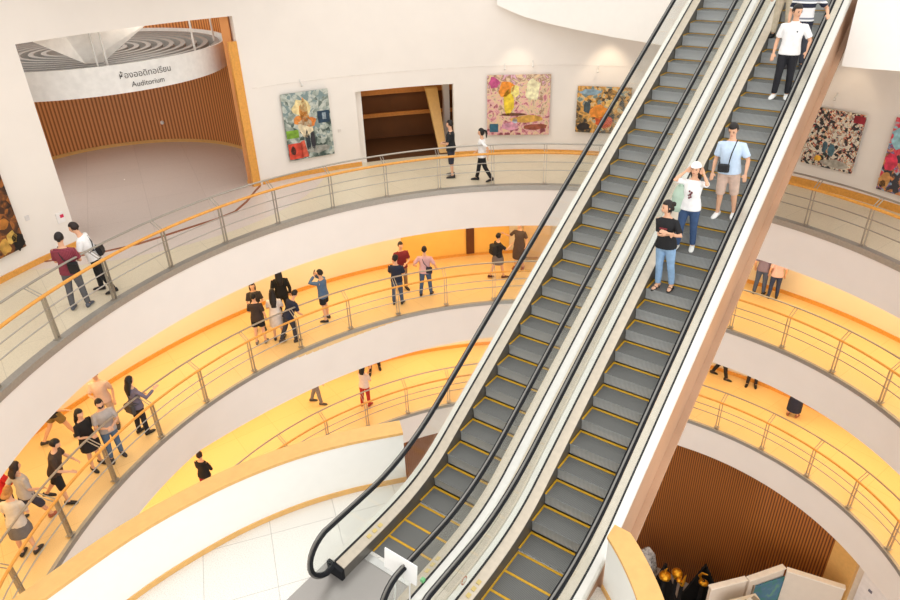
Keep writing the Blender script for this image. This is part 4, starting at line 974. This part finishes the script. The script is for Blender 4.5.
b13 = person('tall person all in black behind the group of five, head hidden by the ring', p, facing(p, 0), 1.74, False, arms=('down', 'down'), top=((24, 24, 26), 'long'), bottom=((26, 26, 28), 'long'), shoes=BLK, hair=((22, 18, 18), 'long.4'))
p = by_head(285, 303, 'B', 1.5)
b14 = person('person in navy top bending forward, rightmost of the group of five', p, facing(p, 60), 1.62, False, lean=26, arms=('rail', 'rail'), top=((34, 40, 62), 'short'), bottom=((58, 58, 66), 'long'), shoes=(70, 66, 66), hp=20, legs=((10, 3, 12), (-14, 3, 14)))
p = by_head(321, 274, 'B', 1.7)
b15 = person('man in blue denim shirt and black shorts holding a phone to his face', p, facing(p, -60), 1.7, False, arms=('phone', 'phone'), top=((84, 112, 146), 'long'), bottom=((32, 32, 36), 'shorts'), shoes=DRK)
phone(b15, 0, 'phone held up by the man in blue denim shirt')
p = by_head(400, 246, 'B', 1.7)
b16 = person('person in dark red shirt standing behind the one in navy', p, facing(p, 160), 1.72, False, arms=('down', 'front'), top=((122, 36, 44), 'short'), bottom=((150, 120, 90), 'long'), shoes=DRK)
p = by_head(395, 260, 'B', 1.66)
b17 = person('man in navy T-shirt and dark cap, left of the pair at the middle railing', p, facing(p, 15), 1.66, False, arms=('front', 'front'), top=((38, 46, 66), 'short'), bottom=((66, 84, 112), 'long'), shoes=DRK, hat=(34, 34, 40))
p = by_head(424, 251, 'B', 1.7)
b18 = person('man in pink shirt and jeans with shoulder bag, seen from behind at the middle railing', p, facing(p, 10), 1.7, False, arms=(((.34, .12, .06), (.4, -1, 0)), ((-.34, .12, .1), (-.4, -1, 0))), topmat=check_mat('pink_check', (206, 150, 154), (232, 196, 196), 14), top=((220, 170, 170), 'short'), bottom=((70, 92, 124), 'long'), shoes=DRK, legs=((4, 5, 4), (-4, 5, 4)))
strap_bag(b18, 'dark shoulder bag of the man in pink shirt', (.15, -.08, .06), (.2, .08, .22), (44, 48, 70), side=-1)
p = by_head(497, 237, 'B', 1.62)
b19 = person('woman in black top and grey skirt with black backpack, facing the dark-dressed figure', p, facing(p, 60), 1.62, True, arms=(((.2, .4, .38), (.6, -.4, -1)), 'front'), top=((34, 32, 34), 'short'), bottom=((112, 104, 104), 'skirt.3'), shoes=(90, 50, 40), hair=((26, 20, 20), 'short'), legs=((14, 2, 4), (-14, 2, 10)))
backpack(b19, 'round black backpack on the woman in grey skirt', (30, 30, 34), (.3, .17, .36))
p = by_feet(519, 268, 'B')
b20 = person('figure in long dark grey dress reaching an arm left, head hidden by the ring', p, facing(p, 200), 1.74, True, arms=(((.5, .15, .36), (.3, -.4, -1)), 'down'), top=((82, 66, 58), 'short'), bottom=((78, 62, 56), 'skirt.5'), shoes=(150, 80, 50))

# --- right side of the middle gallery
p = by_feet(758, 294, 'B')
r1 = person('person in grey-violet shirt and jeans standing left of the pink-topped companion', p, facing(p, 10), 1.7, False, arms=('down', 'down'), topmat=check_mat('violet_check', (112, 100, 128), (150, 138, 160), 14), top=((130, 116, 140), 'short'), bottom=((78, 92, 122), 'long'), shoes=DRK)
p = by_feet(772, 298, 'B')
r2 = person('woman with black hair in pink patterned blouse and dark jeans, seen from behind', p, facing(p, -10), 1.56, True, arms=('down', 'down'), topmat=check_mat('pink_print', (206, 160, 158), (238, 212, 208), 18), top=((220, 176, 160), 'short'), bottom=((52, 66, 100), 'long'), shoes=DRK, hair=((24, 20, 20), 'long.34'))

# --- lowest gallery
p = by_feet(317, 403, 'C')
c1 = person('walker in grey trousers, only the legs visible under the ring, lowest gallery', p, facing(p, 100), 1.72, False, arms=('walkf', 'walkb'), top=((120, 116, 116), 'short'), bottom=((128, 122, 124), 'long'), shoes=(70, 66, 66), legs=((12, 2, 4), (-10, 2, 8)))
p = by_head(362, 369, 'C', 1.6)
c2 = person('woman with black hair in white top and wide red trousers on the lowest gallery', p, facing(p, 30), 1.6, True, arms=('front', ((.1, .3, .5), (.6, -.2, -1))), top=((230, 214, 206), 'short'), bottom=((170, 44, 40), 'long'), shoes=(150, 46, 40), hair=((24, 20, 20), 'long.22'))
p = by_feet(375, 371, 'C')
c3 = person('person in black trousers beside the woman in red trousers, cut off by the ring', p, facing(p, 180), 1.72, False, arms=('down', 'down'), top=((40, 40, 44), 'short'), bottom=((26, 26, 30), 'long'), shoes=BLK, legs=((10, 6, 6), (-8, 6, 10)))
p = by_head(199, 457, 'C', 1.6)
c4 = person('dark-haired person in black jacket half hidden by the curved white parapet', p, facing(p, 40), 1.6, True, arms=('front', 'front'), top=((28, 26, 28), 'long'), bottom=((150, 34, 38), 'long'), shoes=DRK, hair=((40, 24, 20), 'short'))
p = by_feet(719, 377, 'C')
c5 = person('walker in black trousers just right of the escalator side, lowest gallery', p, facing(p, 90), 1.72, False, arms=('walkf', 'walkb'), top=((60, 60, 64), 'short'), bottom=((28, 28, 32), 'long'), shoes=BLK, legs=((16, 2, 4), (-14, 2, 10)))
p = by_feet(792, 416, 'C')
c6 = person('woman in navy plaid dress whose head is hidden by the ring, lowest gallery', p, facing(p, 10), 1.62, True, arms=('down', 'down'), topmat=check_mat('navy_plaid', (28, 34, 58), (56, 62, 92), 14), top=((34, 40, 64), 'short'), bottom=((36, 42, 66), 'skirt.66'), shoes=(150, 96, 70))
p = by_feet(758, 377, 'C')
c7 = person('person near the skirting between the walker and the plaid dress, only shoes visible', p, facing(p, 180), 1.66, False, arms=('down', 'down'), top=((60, 60, 64), 'short'), bottom=((40, 40, 46), 'long'), shoes=BLK)

# ------------------------------------------------------------------ things at the foot of the atrium (right)
ZD = Z['D']
PANEL = mat('booth_white', (226, 212, 196), .7, noise=.02)
zt = -15.7
def gp(px, py, z=zt): v = at(px, py, z); return Vector((v[0], v[1], z))
def partition(a, b, label, z1=zt, t=.12):
    c = (a+b)/2; d = b-a; root = empty('booth_partition', (c.x, c.y, ZD), math.atan2(d.y, d.x)); tag(root, label, 'partition')
    L = d.length; h = z1-ZD
    mb = MB(); mb.box((0, 0, h/2), (L, t, h)); mb.build('panel', PANEL, root, bevel=.01)
    mb = MB(); mb.box((0, 0, h+.02), (L+.02, t+.06, .05)); mb.build('top_trim', mat('booth_trim', (240, 230, 216), .6), root, bevel=.008)
    return root
A_, B_, C_, D_ = gp(710, 588), gp(746, 579), gp(784, 567), gp(845, 588)
partition(A_, B_, 'low cream partition panel left of the teal picture'); p2 = partition(B_+Vector((.06, .02, 0)), C_, 'cream partition panel carrying the teal picture'); partition(C_+Vector((.1, -.06, 0)), D_, 'cream partition panel running right from the corner towards the oak post')
# teal picture on the second panel
d = (C_-B_); dn = d.normalized(); nrm = Vector((dn.y, -dn.x, 0)); c = B_.lerp(C_, .62)+nrm*.12; c.z = -17.0
root = empty('picture', c, math.atan2(d.y, d.x)); tag(root, 'blue and green abstract picture on the cream partition at bottom right', 'picture')
mb = MB(); mb.box((0, 0, 0), (1.15, .04, 2.0)); mb.build('canvas', paint_mat(9, [(44, 96, 110), (62, 128, 124), (70, 112, 150), (96, 150, 130)], 1.6, .8, (2, .12), 5, .15), root)
for x in (-1, 1):
    mb = MB(); mb.box((x*.6, -.0, 0), (.04, .06, 2.06)); mb.build('frame_side', mat('frame_taupe', (150, 136, 118), .5), root)
# cream cabinet with leaflets on top, in front of the left panel
ct = gp(742, 597, -15.9)+Vector((.1, -.2, 0)); ang = math.atan2((B_-A_).y, (B_-A_).x)
o = empty('display_cabinet', (ct.x, ct.y, ZD), ang); tag(o, 'tall cream cabinet strewn with printed leaflets in front of the partition panels', 'cabinet')
hh_ = -15.9-ZD
mb = MB(); mb.box((0, 0, hh_/2), (1.0, .34, hh_)); mb.build('carcass', mat('cabinet_cream', (206, 192, 168), .6), o, bevel=.01)
mb = MB(); mb.box((0, 0, hh_+.015), (1.06, .4, .03)); mb.build('worktop', mat('cabinet_top', (226, 212, 188), .5), o, bevel=.006)
for sx in (-1, 1):
    mb = MB(); mb.box((sx*.25, -.175, hh_*.5), (.48, .02, hh_*.94)); dr = mb.build('door', mat('cabinet_door', (214, 200, 178), .6), o, bevel=.005)
    mb = MB(); mb.box((sx*.06, -.195, hh_*.6), (.02, .025, .3)); mb.build('handle', STEEL, dr)
rr = random.Random(3)
for i in range(6):
    mb = MB(); mb.box((0, 0, 0), (.15, .21, .01)); l = mb.build('leaflet', mat('paper', rr.choice([(206, 206, 200), (150, 140, 120), (120, 130, 136), (230, 226, 214)]), .7))
    q = Vector((ct.x, ct.y, 0))+rotm('Z', math.degrees(ang)) @ Vector((-.42+.165*i, rr.uniform(-.05, .05), 0)); l.location = (q.x, q.y, -15.9+.036+.0005*i); l.rotation_euler = (0, 0, ang+rr.uniform(-.5, .5)); tag(l, 'printed leaflet lying on top of the tall cream cabinet', 'leaflet', 'leaflets on the cream cabinet')
# black folded display screens with golden ornaments
BD = mat('black_felt', (20, 18, 17), .9)
GOLD = mat('gold_leaf', (226, 160, 40), .3, .75, noise=.15)
def screen(apex, left, right, label):
    h0 = ZD
    root = empty('display_screen', (apex.x, apex.y, ZD)); tag(root, label, 'screen')
    rel = lambda v, z: Vector((v.x-apex.x, v.y-apex.y, z-ZD))
    for q in (left, right):
        mb = MB(); n = Vector((-(q-apex).y, (q-apex).x, 0)).normalized()*.06
        mb.prism([rel(apex, ZD), rel(q, ZD), rel(q, apex.z-1.3), rel(apex, apex.z)], n); mb.build('wing', BD, root)
    mb = MB(); mb.prism([rel(apex, ZD+.01), rel(left, ZD+.01), rel(right, ZD+.01)], (0, 0, .5)); mb.build('plinth', BD, root)
s1 = gp(665, 563, -17.5); s2 = gp(705, 564, -17.3)
screen(s1, s1+Vector((-.35, -.6, 0)), s1+Vector((1.05, -.85, 0)), 'left black pointed display screen behind the golden ornaments')
screen(s2, s2+Vector((-.5, -.75, 0)), s2+Vector((1.15, -.6, 0)), 'right black pointed display screen beside the cream partition')
pl = empty('display_plinth', (s1.x+.7, s1.y-1.95, ZD)); tag(pl, 'low black plinth on the ground floor under the golden ornaments', 'plinth')
mb = MB(); mb.box((-.25, .1, .2), (2.2, 2.3, .4)); mb.build('block', BD, pl, bevel=.02)
mb = MB(); mb.box((-.25, .1, .41), (2.1, 2.2, .02)); mb.build('felt_top', mat('black_felt_top', (26, 22, 20), .95), pl)
def ornament(px, py, z, parts, label):
    v = at(px, py, z); root = empty('golden_ornament', v); tag(root, label, 'sculpture', 'golden ornaments before the black screens')
    mb = MB(); mb.tube([(0, 0, ZD-z+.5), (0, 0, -.12)], [.09, .06], 8); mb.build('stand', BD, root)
    for nm, kind, *a in parts:
        mb = MB()
        if kind == 's': mb.sphere(a[0], tuple(v*1.2 for v in a[1]), 12, 8)
        else: mb.tube(a[0], a[1], 8)
        mb.build(nm, GOLD, root, smooth=True)
ornament(665, 576, -17.3, [('bowl', 's', (0, 0, 0), (.17, .17, .13)), ('finial', 't', [(0, 0, .1), (-.02, .02, .25), (.03, 0, .4)], [.05, .045, .015]), ('foot', 's', (.0, 0, -.13), (.09, .09, .05))], 'golden bowl-shaped ornament with a finial, leftmost of the golden pieces')
ornament(677, 574, -17.3, [('bowl', 's', (0, 0, .05), (.16, .14, .14)), ('leaf', 't', [(-.1, 0, -.05), (-.02, 0, -.2), (.1, 0, -.3)], [.05, .07, .02])], 'rounded golden ornament, middle of the golden pieces')
ornament(683, 580, -17.3, [('blade', 't', [(0, 0, -.25), (.03, 0, .05), (.07, 0, .3)], [.07, .05, .015]), ('blade', 't', [(-.03, 0, -.25), (-.1, 0, .0), (-.06, 0, .15)], [.05, .045, .015]), ('knob', 's', (-.12, 0, -.1), (.08, .08, .08))], 'upright golden ornament with blades, right of the bowls')
ornament(704, 578, -17.3, [('crescent', 't', [(.1, 0, .22), (-.08, 0, .18), (-.15, 0, .02), (-.05, 0, -.14), (.12, 0, -.16)], [.015, .04, .05, .04, .015]), ('base', 's', (.02, 0, -.22), (.14, .12, .08))], 'golden crescent ornament before the right black screen')
# grey stone slab sculpture
v = gp(644, 561, -18.0); o = empty('stone_sculpture', (v.x, v.y, ZD)); tag(o, 'pale grey mottled stone slab standing behind the right parapet cap', 'sculpture')
mb = MB(); pts = [(-.32, -.1), (.3, -.1), (.42, .6), (.38, 1.2), (.2, 1.75), (-.1, 1.95), (-.3, 1.8)]
mb.prism([Vector((x*.85, 0, z*1.15)) for x, z in pts], (.12, .25, 0)); mb.build('slab', paint_mat(12, [(90, 88, 86), (170, 166, 162), (216, 212, 208), (120, 118, 116)], 5, 1, None, 12, .3), o, bevel=.03)
mb = MB(); mb.box((.03, .12, -.0), (.9, .5, .3)); mb.build('base', mat('stone_base', (110, 100, 92), .8), o)
# printed paper on the white wall past the oak post
th, z = on_wall(868, 585, 10.95); 
pp = empty('poster', pol(th-1.5, 10.93, z-.3), math.radians(th-1.5+90)); tag(pp, 'white paper poster with small dark marks right of the oak post', 'poster')
mb = MB(); mb.box((0, 0, 0), (1.0, .02, 1.5)); mb.build('sheet', mat('poster_white', (244, 240, 240), .7), pp)
for x, zz, c in ((-.2, .1, (60, 56, 66)), (-.05, -.15, (150, 120, 110)), (.15, .2, (120, 120, 136)), (.1, -.35, (60, 40, 36))):
    mb = MB(); mb.box((x, .014, zz), (.12, .008, .1)); mb.build('printed_mark', mat('print', c, .7), pp)
# dark bars and a tan display board at the back of the middle gallery
for i, (xa, xb, y) in enumerate(((502, 511, 227), (522, 531, 226.5))):
    ta, za = on_wall(xa, y, 12.6); tb, zb = on_wall(xb, y, 12.6); root = empty('ceiling_bar', pol((ta+tb)/2, 12.6, ZF['A']-.22), math.radians((ta+tb)/2+90))
    tag(root, 'black bar under the ring above the %s' % ('backpack wearer' if i == 0 else 'tan board'), 'light fitting')
    mb = MB(); mb.box((0, 0, 0), (.42, .12, .14)); mb.build('housing', BLACK, root, bevel=.01)
    for sx in (-1, 1):
        mb = MB(); mb.tube([(sx*.15, 0, .06), (sx*.15, 0, .22)], .012, 6); mb.build('bracket', STEEL, root)
ta, za = on_wall(531, 245, 12.4); tb, zb = on_wall(543, 245, 12.4)
root = empty('display_board', pol((ta+tb)/2, 12.35, Z['B']), math.radians((ta+tb)/2+90)); tag(root, 'tan display board with rounded edge beside the figure in long dark dress', 'board')
mb = MB(); mb.box((0, 0, 1.12), (.95, .1, 2.0)); mb.build('board', mat('tan_board', (214, 178, 130), .6), root, bevel=.04)
for sx in (-1, 1):
    mb = MB(); mb.box((sx*.38, 0, .06), (.08, .3, .12)); mb.build('foot', STEEL, root)
#PEOPLE-END

# ------------------------------------------------------------------ light
w = bpy.data.worlds.new('sky'); S.world = w; w.use_nodes = True
bg = w.node_tree.nodes['Background']; bg.inputs['Color'].default_value = (1.0, .98, .955, 1); bg.inputs['Strength'].default_value = 1.72
def area(loc, rot, sx, sy, power, col, spread=PI):
    ld = bpy.data.lights.new('gallery_or_fill_light', 'AREA'); ld.shape = 'RECTANGLE'; ld.size = sx; ld.size_y = sy; ld.energy = power; ld.color = col; ld.spread = spread
    o = bpy.data.objects.new('gallery_or_fill_light', ld); COL.objects.link(o); o.location = loc; o.rotation_euler = rot; return o
WARM = (1.0, .74, .40)
for t in range(40, 240, 10):
    if not 95 < t < 112:
        area(pol(t, 11.1, ZF['A']-.05), (0, 0, math.radians(t)), 1.6, 1.6, 30, WARM)
        area(pol(t, 11.1, ZF['B']-.05), (0, 0, math.radians(t)), 1.6, 1.6, 30, WARM)
for t in (64, 72, 80, 88): area(pol(t, 10.4, ZF['C']-.05), (0, 0, math.radians(t)), 1.0, 1.0, 14, WARM)
def spot(loc, tgt, power, col, ang=50, blend=.6, r=.15):
    ld = bpy.data.lights.new('spot', 'SPOT'); ld.energy = power; ld.color = col; ld.spot_size = math.radians(ang); ld.spot_blend = blend; ld.shadow_soft_size = r
    o = bpy.data.objects.new('spot', ld); COL.objects.link(o); o.location = loc; o.rotation_euler = (Vector(tgt)-Vector(loc)).to_track_quat('-Z', 'Y').to_euler()
for t, zz in ((111.5, -2.4), (124, -2.6), (81, -2.6)):
    spot(pol(t, WR['A'](t)-.9, -1.0), pol(t, WR['A'](t), zz-.3), 60 if t == 111.5 else 30, (1, .82, .6), 70)
area((-15.4, -6.8, 2.3), (0, 0, 0), 4, 4, 260, (1, .93, .85))
area((-11.95, -7.4, .35), Vector((-1, .0, -.15)).to_track_quat('-Z', 'Y').to_euler(), 3.0, .6, 60, (1, .95, .88))  # added fill behind the lintel to brighten the soffit, no real fitting
area(pol(140, 14.6, -2.0), (0, 0, 0), 1.5, 1, 18, (1, .8, .5))
